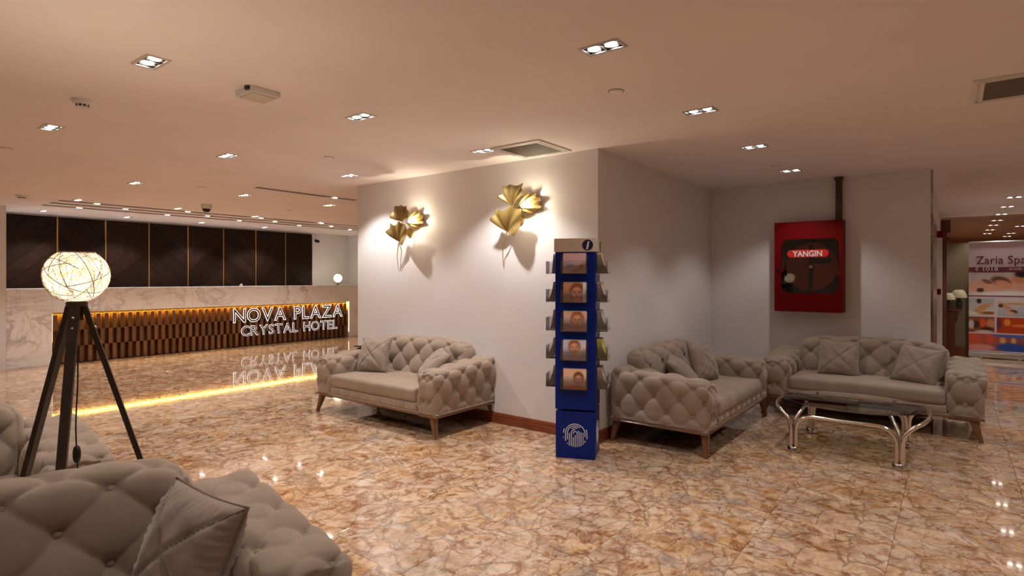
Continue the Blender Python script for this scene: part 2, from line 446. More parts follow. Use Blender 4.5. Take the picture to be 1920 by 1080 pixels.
def wall(name, x0, x1, y0, y1, z0=0, z1=ZC + .02, m='wall', label=None):
    o = MB().bb(x0, x1, y0, y1, z0, z1).build(name, M[m]); tag(o, label, None, None, 'structure'); return o
wall('wall_sconces', XW, 9.0, YW, YBL, label='pale plaster wall block carrying two gold leaf lamps')
wall('wall_alcove', XB, 13.2, .184, YW, label='pale plaster wall behind the sofa under the red cabinet')
wall('wall_reception', 1.6, 9.3, YP, 12.8, label='plaster wall behind the reception counter')
wall('wall_left', 1.2, 2.19, 11.46, YP, label='narrow pale wall end beside the marble counter')
wall('wall_reception_side', 9.2, 9.4, YBL, YP, label='side wall of the reception')
wall('wall_rear', X0 - .2, X0, Y0, 12.8, label='wall behind the viewer')
wall('wall_rear_side', X0, X1, Y0 - .2, Y0, label='side wall behind the viewer')
wall('wall_rear_reception', X0, 1.6, 12.5, 12.8, label='wall left of the reception')
wall('wall_partition', 13.2, 13.35, -3.2, .184, 0, 2.04, 'beige', 'low beige partition wall behind the spa banner')
wall('wall_end', 21.0, 21.2, Y0, 3.0, 0, ZC + .02, 'brownceil', 'brown end wall of the corridor')
wall('wall_corridor', 13.2, 21.0, .184, .4, label='corridor wall beyond the alcove')
# ceiling with openings for the recessed lamps
LAMPS = []      # (x, y, label, group, emits)
def lampdef(x, y, label, group): LAMPS.append((x, y, label, group))
G1, G2, G3, G4 = 'downlights over the lounge', 'downlights before the reception', 'downlights over the counter', 'downlights of the corridor'
k_ = (ZC - EYE) / 1.06
for (x, y, lb, g) in [
    (1.135, 3.11, 'square-looking twin spot downlight close above the floor lamp side of the ceiling', G1),
    (2.331, 1.275, 'largest twin spot downlight, high above the middle of the room', G1),
    (1.2, 5.016, 'twin spot downlight nearest the round smoke detector', G1),
    (2.361, 3.079, 'twin spot downlight in the row leading to the upper grille, farther from it', G1),
    (3.592, 1.269, 'twin spot downlight of the red cabinet row, third away from the cabinet', G1),
    (2.408, 4.964, 'twin spot downlight between floor lamp and far gold sconce, middle of the ceiling', G1),
    (3.616, 3.096, 'twin spot downlight touching the corner of the square ceiling grille', G1),
    (4.832, 1.270, 'twin spot downlight of the red cabinet row, second from the cabinet', G1),
    (6.126, 1.271, 'twin spot downlight right above the red cabinet', G1),
    (3.636, 4.925, 'twin spot downlight next to the wall above the far gold sconce', G1),
    (2.472, 7.185, 'twin spot downlight before the reception, first of three in its row', G2),
    (3.684, 7.147, 'twin spot downlight before the reception, second of three in its row', G2),
    (4.942, 7.170, 'twin spot downlight before the reception, third of three, nearest the pale wall', G2),
    (2.539, 9.359, 'twin spot downlight at the left end of the long slot diffusers', G2),
    (3.773, 9.305, 'twin spot downlight beside the slot diffusers near the dome camera', G2),
    (5.071, 9.459, 'twin spot downlight beside the slot diffusers, third along them', G2),
    (6.373, 9.55, 'twin spot downlight beside the slot diffusers, nearest the pale wall', G2),
    (2.617, 11.32, 'twin spot downlight over the counter, leftmost before the dark panels', G3),
    (3.769, 11.32, 'twin spot downlight over the counter, second before the dark panels', G3),
    (5.009, 11.32, 'twin spot downlight over the counter, third before the dark panels', G3),
    (6.267, 11.32, 'twin spot downlight over the counter, fourth before the dark panels', G3),
    ]: lampdef(x * k_, y * k_, lb, g)
for i, x in enumerate((10.37, 11.67, 13.0, 14.3, 15.55, 17.0, 18.37)):
    for dy in (0,):
        lampdef(x, -.66 - dy, 'small twin spot downlight in the corridor row above the banner, number %s from the viewer' % ('one', 'two', 'three', 'four', 'five', 'six', 'seven')[i], G4)
for i, x in enumerate((16.2, 18.6, 19.9)):
    lampdef(x, -1.12, 'small twin spot downlight in the far short corridor row, %s' % ('first', 'second', 'last')[i], G4)
for i, (x, y) in enumerate([(1.2, 1.33), (-.1, 1.33), (-.1, 3.25), (-.1, 5.2), (1.2, -.66), (3.0, -.66), (5.4, -.70), (7.8, -.70), (1.2, 7.5), (-.1, 7.5), (-1.6, 3.25), (3.8, -2.6), (7.0, -2.6), (10.4, -2.6), (1.2, 9.8), (-.1, 9.8)]):  # unseen downlights, added only to light the room
    lampdef(x, y, 'unseen twin spot downlight added outside the picture to light the room', 'added downlights outside the picture')
HX, HY = .046, .092
xs = sorted({X0, X1, 13.15} | {round(v, 4) for l in LAMPS for v in (l[0] - HX, l[0] + HX)})
ys = sorted({Y0, 12.9} | {round(v, 4) for l in LAMPS for v in (l[1] - HY, l[1] + HY)})
cm, cb = MB(), MB()
vcache = {}
def cv(m, x, y):
    k = (id(m), x, y)
    if k not in vcache: vcache[k] = m.bm.verts.new((x, y, ZC))
    return vcache[k]
for i in range(len(xs) - 1):
    for j in range(len(ys) - 1):
        mx, my = (xs[i] + xs[i + 1]) / 2, (ys[j] + ys[j + 1]) / 2
        if any(abs(mx - l[0]) < HX and abs(my - l[1]) < HY for l in LAMPS): continue
        m = cb if mx > 13.15 else cm
        m.bm.faces.new([cv(m, xs[i], ys[j]), cv(m, xs[i], ys[j + 1]), cv(m, xs[i + 1], ys[j + 1]), cv(m, xs[i + 1], ys[j])])
tag(cm.build('ceiling', M['ceiling']), 'smooth cream painted ceiling of the lobby', None, None, 'structure')
tag(cb.build('ceiling_corridor', M['brownceil']), 'brown ceiling of the corridor beyond the partition', None, None, 'structure')

# ------------------------------------------------------------------ downlights
def ring_mesh():
    m = MB(); o = (HX + .012, HY + .012); i_ = (HX - .004, HY - .004)
    for sx in (-1, 1): m.bb(sx * i_[0], sx * o[0], -o[1], o[1], -.004, .002)
    for sy in (-1, 1): m.bb(-i_[0], i_[0], sy * i_[1], sy * o[1], -.004, .002)
    m.bb(-i_[0], i_[0], -.004, .004, -.002, .03)
    return m.mesh('frame', M['alu'])
def housing_mesh():
    m = MB(); t = .004; d = .075
    for sx in (-1, 1): m.bb(sx * HX, sx * (HX + t), -HY - t, HY + t, .001, d)
    for sy in (-1, 1): m.bb(-HX, HX, sy * HY, sy * (HY + t), .001, d)
    m.bb(-HX, HX, -HY, HY, d - .002, d); return m.mesh('housing', M['housing'])
def cup_mesh():
    return MB().lathe([(.041, .001), (.038, .010), (.034, .020), (.018, .046)], 20).mesh('reflector', M['cup'], True)
def lens_mesh():
    return MB().lathe([(.028, .010), (.026, .003), (.018, -.0005), (0, -.0015)], 20).mesh('lamp', M['bulb'], True)
RM, HM, CM, LM = ring_mesh(), housing_mesh(), cup_mesh(), lens_mesh()
spot_d = {}
def spot_data(wt, size):
    k = (wt, size)
    if k not in spot_d:
        L = bpy.data.lights.new('spot', 'SPOT'); L.energy = wt; L.color = WARM; L.spot_size = math.radians(size); L.spot_blend = .5
        L.shadow_soft_size = .03; spot_d[k] = L
    return spot_d[k]
for (x, y, lb, g) in LAMPS:
    r = empty('downlight', (x, y, ZC)); tag(r, lb, 'downlight', g)
    new_obj('frame', RM, r); new_obj('housing', HM, r)
    for sy in (-1, 1):
        c = new_obj('reflector', CM, r, None, (0, sy * HY * .5, 0), (math.radians(0), 0, 0))
        new_obj('lamp', LM, c)
    wt = SPOT_W * (1.9 if g == G3 else 1.35 if g == G2 else 1.0 if g == G4 else (.36 if x < 2 and y > 1 else 1.15) if 'outside' in g else .66 if y < 1.6 and x > 3 else .95 if y < 1.6 else 1.9 if x > 3.5 else 1.05)
    s = bpy.data.objects.new('spot', spot_data(wt, 112)); COL.objects.link(s); s.parent = r; s.location = (0, 0, -.012)

# ------------------------------------------------------------------ baseboards
def profile_run(name, pts, label):
    m = MB(); prof = [(0, 0), (.020, 0), (.020, .055), (.014, .068), (.018, .074), (.010, .098), (0, .10)]
    for (ax, ay, bx, by, nx, ny) in pts:
        d = Vector((bx - ax, by - ay, 0)); L = d.length
        m.prism(prof, 0, 1, lambda a, b, c, ax=ax, ay=ay, bx=bx, by=by, nx=nx, ny=ny: (ax + (bx - ax) * c + nx * a, ay + (by - ay) * c + ny * a, b))
    o = m.build(name, M['mahogany']); tag(o, label, None, None, 'structure'); return o
profile_run('baseboard_sconces', [(XW - .001, YW - .02, XW - .001, YBL, -1, 0)], 'red-brown wooden skirting under the gold lamps')
profile_run('baseboard_alcove_side', [(XW - .02, YW - .001, XB, YW - .001, 0, -1)], 'red-brown wooden skirting behind the corner sofa')
profile_run('baseboard_alcove', [(XB - .001, YW, XB - .001, .184, -1, 0)], 'red-brown wooden skirting behind the sofa under the cabinet')
o = MB().bb(13.17, 13.2, -3.2, .15, 0, .16).build('baseboard_partition', M['mahogany']); tag(o, 'tall red-brown skirting on the beige partition', None, None, 'structure')

# ------------------------------------------------------------------ reception: dark panelling
def clip(poly, f):
    out = []
    for i in range(len(poly)):
        a, b = poly[i], poly[(i + 1) % len(poly)]; fa, fb = f(a), f(b)
        if fa >= 0: out.append(a)
        if (fa >= 0) != (fb >= 0):
            t = fa / (fa - fb); out.append((a[0] + (b[0] - a[0]) * t, a[1] + (b[1] - a[1]) * t))
    return out
PX0, PPITCH = 2.358, .7214
order = ('first', 'second', 'third', 'fourth', 'fifth', 'sixth', 'seventh', 'last')
ph0, ph1 = 1.0, ZC - .035
for k in range(8):
    xa = PX0 + k * PPITCH; pw = PPITCH - .022
    r = empty('wall_panel', (xa, YP - .004, 0)); tag(r, 'dark walnut chevron wall panel behind the counter, %s counted from the white end pillar' % order[k], 'wall panel', 'dark panels behind the reception')
    MB().bb(0, pw, -.028, 0, .02, ZC - .03).build('backing', M['plank'], r)
    sgn = 1 if k % 2 == 0 else -1; pitch = .21
    c0 = -3
    while c0 < 4:
        rect = [(0, ph0), (pw, ph0), (pw, ph1), (0, ph1)]
        f = lambda p: (p[1] - sgn * (p[0] - pw / 2) * .9)
        lo, hi = c0 * pitch * 1.35 + 1.6, (c0 + 1) * pitch * 1.35 + 1.6 - .006
        pl = clip(clip(rect, lambda p: f(p) - lo), lambda p: hi - f(p))
        if len(pl) >= 3:
            dp = .030 + .003 * ((c0 * 7 + k * 3) % 3)
            MB().prism(pl, -.027, -dp - .004, lambda a, b, c: (a, c, b)).build('plank', M['plank'], r)
        c0 += 1
    if k < 7:
        s = MB().bb(pw + .003, pw + .019, -.045, -.004, .02, ZC - .03).build('brass_divider', M['brass'], r)
        MB().bb(pw + .001, pw + .003, -.026, -.012, .6, ZC - .06).build('light_strip', M['linelight'], s)

# ------------------------------------------------------------------ reception counter
CX0, CX1 = 2.20, 9.15; RX0, RX1, RZ0, RZ1 = 2.764, 8.49, .015, .845; CH = 1.24
ctr = empty('reception_counter', (0, YC, 0)); tag(ctr, 'long white marble reception counter with walnut block front', 'counter')
MB().bb(CX0, RX0, 0, .14, 0, CH - .03, .003).build('end_slab', M['marble'], ctr)
MB().bb(RX1, CX1, 0, .14, 0, CH - .03, .003).build('end_slab', M['marble'], ctr)
MB().bb(RX0 + .001, RX1 - .001, 0, .022, RZ1, CH - .03, .003).build('front_slab', M['marble'], ctr)
MB().bb(CX0, CX1, 0, .5, CH - .03, CH, .004).build('worktop', M['marble'], ctr)
MB().bb(RX0, RX1, .1305, .14, 0, RZ1).build('recess_back', M['plank'], ctr)
MB().bb(CX0, CX1, .44, .48, 0, CH - .03).build('rear_board', M['plank'], ctr)
NB = 96; bwid = (RX1 - RX0 - .03) / NB; bh = (RZ1 - .035 - RZ0) / 3
bprou = MB().bb(-bwid / 2 + .0008, bwid / 2 - .0008, -.106, 0, .001, bh - .001, .002).mesh('walnut_block', M['block'])
brec = MB().bb(-bwid / 2 + .0008, bwid / 2 - .0008, -.006, 0, .001, bh - .001, .002).mesh('walnut_block', M['block'])
bf = empty('block_front', (0, .130, 0)); bf.parent = ctr
for rrow in range(3):
    for i in range(NB):
        up = (i + rrow) % 2 == 0
        new_obj('walnut_block', bprou if up else brec, bf, None, (RX0 + .015 + (i + .5) * bwid, 0, RZ0 + rrow * bh))
MB().bb(RX0 + .004, RX1 - .004, .034, .078, RZ1 + .002, RZ1 + .008).build('led_strip', M['led'], ctr)
MB().bb(RX1 - .008, RX1 - .003, .006, .03, RZ0 + .1, RZ1 - .015).build('led_strip', M['ledw'], ctr)
MB().bb(RX0 + .002, RX0 + .007, .010, .03, RZ0 + .35, RZ1 - .015).build('led_strip', M['ledw'], ctr)

# sign letters: outline light round a dim face
def sign_line(word, x0, x1, z0, cap, root, line=.0125):
    ms = []; x = 0; parts = []
    for ch in word:
        if ch == ' ': x += .42; continue
        me = text_mesh(ch, 1.0, 0, line, .004); fa = text_mesh(ch, 1.0, .01, 0, 0)
        a, b, c, d = mesh_bounds(me)
        parts.append((ch, me, fa, x - a)); x += (b - a) + .075
    tot = x - .075; sx = (x1 - x0) / tot
    capu = mesh_bounds(parts[0][1])[3] - mesh_bounds(parts[0][1])[2]
    if parts[0][0] in 'CO': capu *= .97
    sz = cap / capu
    for ch, me, fa, ox in parts:
        for mm in (me, fa):
            for v in mm.vertices:
                px, py, pz = v.co; v.co = (x0 + (px + ox) * sx, -pz * .5, z0 + py * sz)
        fa.materials.append(M['signface']); me.materials.append(M['neon'])
        L = new_obj('letter', fa, root); new_obj('light_outline', me, L)
sg = empty('hotel_sign', (0, YC - .022, 0)); tag(sg, 'illuminated sign reading NOVA PLAZA CRYSTAL HOTEL on the counter front', 'sign')
sign_line('NOVA PLAZA', 5.68, 8.28, .505, .285, sg)
sign_line('CRYSTAL HOTEL', 5.84, 8.14, .225, .205, sg, .0095)
MB().bb(5.68, 8.28, .016, .020, .56, .575).bb(5.84, 8.14, .016, .020, .29, .305).build('mounting_rail', M['housing'], sg)

# lamp and small things on the counter
r = empty('globe_lamp', (8.366, 11.78, CH)); tag(r, 'small glowing globe lamp standing on the marble counter', 'lamp')
MB().cyl((0, 0, .006), .05, .012).cyl((0, 0, .04), .016, .07).build('base', M['black'], r, angle=30)
MB().sphere((0, 0, .165), .095, 24, 16).build('globe', M['globe'], r, True)
r = empty('desk_piece', (5.93, 11.66, CH)); tag(r, 'tiny shiny metal desk piece on the counter edge', 'item')
MB().lathe([(0, .045), (.02, .042), (.035, .03), (.042, .008), (.042, 0), (0, 0)], 20).build('dome', M['chrome'], r, True)  # small chrome dome, standing for an unidentified piece on the counter
MB().cyl((0, 0, .052), .006, .016, 10).build('button', M['chrome'], r)

# ------------------------------------------------------------------ ceiling fittings
def slot(root, x0, y0, x1, y1, wd=.02):
    d = Vector((x1 - x0, y1 - y0, 0)); L = d.length; a = math.atan2(d.y, d.x)
    return MB().box(((x0 + x1) / 2, (y0 + y1) / 2, ZC - .002), (L, wd, .004), Euler((0, 0, a))).build('slot', M['slot'], root)
for i, (yy, xa, xb) in enumerate(((10.05, 2.50, 8.45), (10.45, 2.50, 8.9), (10.85, 2.50, 9.1))):
    r = empty('slot_diffuser', (0, 0, 0)); tag(r, 'long dark slot diffuser in the reception ceiling, %s from the dark panels' % ('farthest', 'middle one', 'nearest')[i], 'diffuser', 'slot diffusers before the reception')
    slot(r, xa, yy - .03, xb, yy - .03, .022); slot(r, xa, yy + .03, xb, yy + .03, .022)
    for s in (-1, 1):
        MB().bb(xa - .01, xb + .01, yy + s * .05 - .008, yy + s * .05 + .008, ZC - .006, ZC).build('edge_trim', M['alu'], r)
    for j in range(5):
        xx = xa + .45 + j * 1.27 + (i % 2) * .5
        if xx < xb - .1: MB().cyl((xx, yy, ZC - .003), .034, .006, 16).build('lamp', M['bulb'], r)
r = empty('slot_diffuser'); tag(r, 'short dark slot diffuser in the ceiling near the end of the pale wall', 'diffuser')
slot(r, 3.61, 6.71, 5.06, 6.71, .07)
MB().bb(3.59, 5.08, 6.66, 6.672, ZC - .006, ZC).bb(3.59, 5.08, 6.748, 6.76, ZC - .006, ZC).build('edge_trim', M['alu'], r)
MB().cyl((4.72, 6.71, ZC - .005), .03, .006, 16).build('lamp', M['bulb'], r)

def grille(x, y, s, label, rot=0):
    r = empty('ceiling_grille', (x, y, ZC), rot); tag(r, label, 'grille', 'square ceiling grilles')
    h = s / 2; m = MB()
    for a, b in ((h, h - .02), (h - .035, h - .055)):
        for sx in (-1, 1): m.bb(sx * b, sx * a, -a, a, -.012, 0)
        for sy in (-1, 1): m.bb(-b, b, sy * b, sy * a, -.012, 0)
    m.build('frame', M['white'], r)
    MB().bb(-h + .055, h - .055, -h + .055, h - .055, -.003, -.0005).build('backing', M['grille'], r)
    n = 26; w_ = (s - .11) / n
    lm = MB().box((0, 0, -.006), (.004, s - .11, .012), Euler((0, .5, 0))).mesh('louvre', M['grille'])
    for i in range(n): new_obj('louvre', lm, r, None, (-h + .055 + (i + .5) * w_, 0, 0))
k2 = k_
grille(3.805 * k2, 2.74 * k2, .50, 'square air grille in the ceiling beside the gold sconce wall')
grille(4.18 * k2, -.33 * k2, .52, 'square air grille in the ceiling cut off by the picture edge')
def detector(x, y, label, s=1):
    r = empty('smoke_detector', (x, y, ZC)); tag(r, label, 'smoke detector', 'smoke detectors')
    MB().lathe([(0, 0), (.055 * s, 0), (.055 * s, -.012), (.048 * s, -.022), (.036 * s, -.026), (.036 * s, -.03)], 28).build('base', M['white'], r, angle=35)
    MB().lathe([(.034 * s, -.026), (.034 * s, -.040), (0, -.040)], 20).build('sensing_chamber', M['housing'], r, angle=35)
    for k in range(10):
        a = 2 * PI * k / 10
        MB().box((.034 * s * math.cos(a), .034 * s * math.sin(a), -.034), (.006, .006, .016), Euler((0, 0, a))).build('rib', M['white'], r)
    MB().cyl((0, 0, -.043), .030 * s, .006, 20).build('cap', M['white'], r)
detector(1.131 * k2, 4.102 * k2, 'white smoke detector on the ceiling above the floor lamp', 1.05)
detector(1.948 * k2, 9.395 * k2, 'white smoke detector on the far ceiling before the dark panels', 1.3)
r = empty('dome_camera', (3.799 * k2, 8.455 * k2, ZC)); tag(r, 'white dome security camera with dark lens hanging from the ceiling', 'camera')
MB().lathe([(0, 0), (.075, 0), (.075, -.05), (.066, -.07), (0, -.07)], 28).build('housing', M['white'], r, angle=35)
MB().lathe([(.058, -.07), (.052, -.095), (.034, -.115), (0, -.122)], 24).build('dome', M['black'], r, True)
r = empty('wall_camera', (8.22, YP, 2.33)); tag(r, 'small black camera on the wall beside the dark panels', 'camera')
MB().box((0, -.02, 0), (.03, .04, .03)).build('bracket', M['black'], r)
MB().cyl((0, -.08, -.01), .035, .11, 16, None, Euler((PI / 2 + .2, 0, 0))).build('body', M['black'], r, angle=35)
MB().cyl((0, -.136, -.022), .022, .006, 16, None, Euler((PI / 2 + .2, 0, 0))).build('lens', M['pane'], r)
# emergency light: wedge plate at the ceiling
r = empty('emergency_light', (1.69 * k2, 3.13 * k2, ZC)); tag(r, 'white boxy emergency light fixed to the ceiling', 'emergency light')
MB().bb(-.09, .09, -.095, .095, -.035, 0, .004).build('housing', M['white'], r)
MB().bb(-.075, .075, -.08, .08, -.040, -.035, .002).build('diffuser', M['offwhite'], r)
MB().cyl((.091, .0, -.018), .006, .004, 10, None, Euler((0, PI / 2, 0))).build('indicator', M['housing'], r)
MB().box((-.097, -.06, -.012), (.02, .03, .02)).build('cable_entry', M['housing'], r)
for i, (x, y, lb) in enumerate(((2.922, 1.513, 'flat round ceiling cover plate near the largest downlight'), (2.983, 4.328, 'flat round ceiling cover plate near the gold sconce wall'),
      (3.054, 6.917, 'flat round ceiling cover plate before the reception'), (4.915, 8.16, 'flat round ceiling cover plate near the slot diffusers'),
      (5.81, 1.33, 'flat round ceiling cover plate by the downlight over the red cabinet'), (1.163, 6.113, 'flat round ceiling cover plate at the picture edge'))):
    r = empty('cover_plate', (x * k2, y * k2, ZC)); tag(r, lb, 'cover plate', 'round ceiling cover plates')
    MB().lathe([(0, -.006), (.038, -.006), (.043, -.003), (.043, 0)], 28).build('disc', M['ceiling'], r, angle=35)
    MB().lathe([(.043, -.002), (.048, -.002), (.048, 0)], 28).build('rim', M['grille'], r)

# ------------------------------------------------------------------ tufted sofas
TA, TB = .110, .118
def tuft(u, v, A=.0135, B=.019, TA=TA):
    p = (u / TA + v / TB) / 2; q = (u / TA - v / TB) / 2
    s = abs(math.sin(PI * p)) * abs(math.sin(PI * q))
    fp, fq = p - round(p), q - round(q)
    du, dv = (fp + fq) * TA, (fp - fq) * TB
    e = min(abs(fp), abs(fq)); r2 = du * du + dv * dv
    return A * s ** .6 - .0042 * math.exp(-(e / .04) ** 2) - B * math.exp(-r2 / (.025 ** 2)) - .008 * math.exp(-r2 / (.055 ** 2))
TAB = .132
class Slab:
    """rounded box with a displacement read on the unfolded box"""
    def __init__(s, L, T, H, r, disp, warp=None, step=.0095, flat=False):
        s.flat = flat
        s.h = Vector((L / 2, T / 2, H / 2)); s.r = r; s.disp = disp; s.warp = warp; s.step = step
    def at(s, p):
        core = Vector([max(-(s.h[i] - s.r) if i < 2 or not s.flat else -s.h[2], min(s.h[i] - s.r, p[i])) for i in range(3)])
        d = p - core
        if d.length < 1e-9: return (s.warp(p) if s.warp else p.copy()), Vector((0, 0, -1))
        # keep the box point's arc position when rounding
        n = d.normalized() if d.length > 1e-9 else Vector((0, 0, 1))
        pos = core + n * s.r
        pos = pos + n * s.disp(p, n)
        return (s.warp(pos) if s.warp else pos), n
    def mesh(s, name, m):
        bm = bmesh.new(); cache = {}
        N = [max(2, int(round(2 * s.h[i] / s.step))) for i in range(3)]
        def vert(ix):
            if ix not in cache:
                p = Vector([-s.h[i] + 2 * s.h[i] * ix[i] / N[i] for i in range(3)])
                cache[ix] = bm.verts.new(s.at(p)[0])
            return cache[ix]
        for ax in range(3):
            a, b = [i for i in range(3) if i != ax]
            for side in (0, N[ax]):
                for i in range(N[a]):
                    for j in range(N[b]):
                        q = []
                        for (di, dj) in ((0, 0), (1, 0), (1, 1), (0, 1)):
                            ix = [0, 0, 0]; ix[ax] = side; ix[a] = i + di; ix[b] = j + dj; q.append(vert(tuple(ix)))
                        bm.faces.new(q)
        bmesh.ops.recalc_face_normals(bm, faces=bm.faces[:])
        me = bpy.data.meshes.new(name); bm.to_mesh(me); bm.free(); me.materials.append(m)
        me.polygons.foreach_set('use_smooth', [True] * len(me.polygons)); return me
    def button(s, p, obj_mesh, parent):
        pos, n = s.at(Vector(p))
        o = new_obj('button', obj_mesh, parent, None, pos + n * .006)
        o.rotation_euler = n.to_track_quat('Z', 'Y').to_euler(); return o
BTN = MB().sphere((0, 0, 0), .0145, 12, 8, (1, 1, .6)).mesh('button', M['velvet'], True)
LS, DS = 1.82, .86
def make_sofa():
    root = empty('tufted_sofa')
    # ---- arms: slab with x = thickness, y = length, z = height
    AT, AH, AZ = .275, .395, .212
    def arm_uv(p, h):
        ex = abs(p.x) - h.x; ey = -p.y - h.y; ez = p.z - h.z
        e = 1e-6
        if ez > -e: return (-p.y, 2 * h.z + (h.x - abs(p.x)))
        if ey > -e: return (h.y + (h.x - abs(p.x)), p.z + h.z)
        return (-p.y, p.z + h.z)
    V0 = .012; U0 = .02
    def make_arm(sd):
        h = Vector((AT / 2, DS / 2, AH / 2))
        def disp(p, n):
            if p.z <= -h.z + 1e-6: return 0
            u, v = arm_uv(p, h)
            k = min(1, max(0, (v) / .05)); kb = min(1, max(0, (h.y - p.y + .0) / .03))
            return tuft(u + U0, v + V0) * k * (.3 + .7 * kb) - .004
        def warp(q):
            t = (q.z + h.z) / (2 * h.z)
            out = .035 * max(0, t - .25) * (1 if q.x * sd > 0 else .25)
            return Vector((q.x + sd * out, q.y, q.z + .035 * (q.y / h.y) * max(0, t)))
        S = Slab(AT, DS, AH, .080, disp, warp, .0095, True)
        x = sd * (LS / 2 - AT / 2 - .005)
        o = new_obj('arm', S.mesh('arm', M['velvet']), root, None, (x, 0, AZ + AH / 2))
        for i in range(-9, 12):
            for j in range(-1, 9):
                if (i + j) % 2: continue
                u, v = i * TA - U0, j * TB - V0
                pts = []
                if v < .04: continue
                if -h.y + .04 < u < h.y - .01 and v < 2 * h.z - .01: pts += [(h.x, -u, v - h.z), (-h.x, -u, v - h.z)]
                elif -h.y + .04 < u < h.y - .01 and v < 2 * h.z + h.x - .001: 
                    a = h.x - (v - 2 * h.z); pts += [(a, -u, h.z)] + ([(-a, -u, h.z)] if a > .03 else [])
                elif h.y + .005 < u < h.y + h.x - .001 and v < 2 * h.z - .03:
                    a = h.x - (u - h.y); pts += [(a, -h.y, v - h.z)] + ([(-a, -h.y, v - h.z)] if a > .03 else [])
                for p in pts: S.button(p, BTN, o)
    make_arm(-1); make_arm(1)
    # ---- backrest
    BL, BT, BH, BZ = LS - 2 * AT + .01, .20, .46, .305
    hb = Vector((BL / 2, BT / 2, BH / 2))
    def back_disp(p, n):
        e = 1e-6
        if p.y >= hb.y - e and p.z < hb.z - e: return 0
        if p.z <= -hb.z + e: return 0
        if p.z >= hb.z - e: u, v = p.x, 2 * hb.z + (p.y + hb.y)
        elif abs(p.x) >= hb.x - e: return .004
        else: u, v = p.x, p.z + hb.z
        k = min(1, max(0, (v - .04) / .05)) * min(1, max(0, (hb.x - abs(p.x)) / .05)) * (1 if p.z < hb.z - e else min(1, max(0, (hb.y - p.y) / .08)))
        return tuft(u + TAB, v + .050, .0165, .021, TAB) * k - .006
    def back_warp(q):
        t = (q.z + hb.z) / (2 * hb.z); f = abs(q.x) / hb.x
        return Vector((q.x * (1 + .03 * t), q.y + .09 * t, q.z + t * (.018 * (1 - f * f) - .05 * f ** 8)))
    S = Slab(BL, BT, BH, .075, back_disp, back_warp, .0095, True)
    o = new_obj('backrest', S.mesh('backrest', M['velvet']), root, None, (0, DS / 2 - BT / 2 - .10, BZ + BH / 2))
    for i in range(-8, 9):
        for j in range(1, 8):
            if (i + j) % 2: continue
            u, v = i * TAB - TAB, j * TB - .050
            if abs(u) > hb.x - .05 or v < .09: continue
            if v < 2 * hb.z - .01: S.button((u, -hb.y, v - hb.z), BTN, o)
            elif v < 2 * hb.z + BT * .6: S.button((u, -hb.y + v - 2 * hb.z, hb.z), BTN, o)
    MB().bb(-BL / 2 - .03, BL / 2 + .03, DS / 2 - .05, DS / 2 - .005, .21, .55, .015, 2).build('back_panel', M['velvet'], root, angle=40)
    # ---- seat cushion
    SLn, SD, SH = LS - 2 * AT - .004, .64, .125
    hs = Vector((SLn / 2, SD / 2, SH / 2))
    def seat_disp(p, n):
        fx, fy = p.x / hs.x, p.y / hs.y
        return (.012 * (1 - fx ** 4) * (1 - fy ** 4) if p.z >= hs.z - 1e-6 else 0) + .002 * math.sin(p.x * 21 + 1) * math.sin(p.y * 17)
    S = Slab(SLn, SD, SH, .032, seat_disp, None, .02)
    new_obj('seat_cushion', S.mesh('seat_cushion', M['velvet']), root, None, (0, -DS / 2 + SD / 2 + .004, .285 + SH / 2))
    # ---- front rail with puffs
    RL = LS - 2 * AT + .02
    hr = Vector((RL / 2, .05, .04)); npf = 8
    def rail_disp(p, n):
        if p.y > -hr.y + 1e-6: return 0
        c = abs(math.sin(PI * npf * (p.x + hr.x) / (2 * hr.x)))
        return .016 * c ** .45 * (.4 + .6 * math.cos(p.z / hr.z * PI / 2)) - .006
    S = Slab(RL, .10, .085, .018, rail_disp, None, .008)
    new_obj('front_rail', S.mesh('front_rail', M['velvet']), root, None, (0, -DS / 2 + .065, .205 + .0425))
    MB().bb(-RL / 2, RL / 2, -DS / 2 + .1, DS / 2 - .06, .215, .29).build('seat_deck', M['under'], root)
    # ---- wooden base and legs
    MB().bb(-LS / 2 + .008, LS / 2 - .008, -DS / 2 + .006, DS / 2 - .006, .182, .196, .003).build('base_frame', M['leg'], root)
    MB().bb(-LS / 2 + .012, LS / 2 - .012, -DS / 2 + .010, DS / 2 - .010, .196, .214, .007, 2).build('base_welt', M['velvet'], root, angle=40)
    MB().bb(-LS / 2 + .03, LS / 2 - .03, -DS / 2 + .03, DS / 2 - .03, .178, .183).build('underlining', M['under'], root)
    for sx in (-1, 1):
        for sy in (-1, 1):
            m = MB(); top = (sx * (LS / 2 - .085), sy * (DS / 2 - .05)); bot = (sx * (LS / 2 - .032), sy * (DS / 2 - .022))
            a, b = .029, .016
            lo = [(bot[0] + i * b, bot[1] + j * b, 0) for i, j in ((-1, -1), (1, -1), (1, 1), (-1, 1))]
            hi = [(top[0] + i * a * 1.15, top[1] + j * a, .184) for i, j in ((-1, -1), (1, -1), (1, 1), (-1, 1))]
            lo = [m.bm.verts.new(v) for v in lo]; hi = [m.bm.verts.new(v) for v in hi]
            m.bm.faces.new(lo[::-1]); m.bm.faces.new(hi)
            for i in range(4): m.bm.faces.new((lo[i], lo[(i + 1) % 4], hi[(i + 1) % 4], hi[i]))
            bmesh.ops.bevel(m.bm, geom=[e for e in m.bm.edges if abs(e.verts[0].co.z - e.verts[1].co.z) > .1], offset=.007, segments=2, affect='EDGES')
            m.build('leg', M['leg'], root, angle=40)
            MB().bb(sx * (LS / 2 - .26), sx * (LS / 2 - .05), sy * (DS / 2 - .075), sy * (DS / 2 - .03), .165, .184, .006).build('leg_bracket', M['leg'], root)
    return root
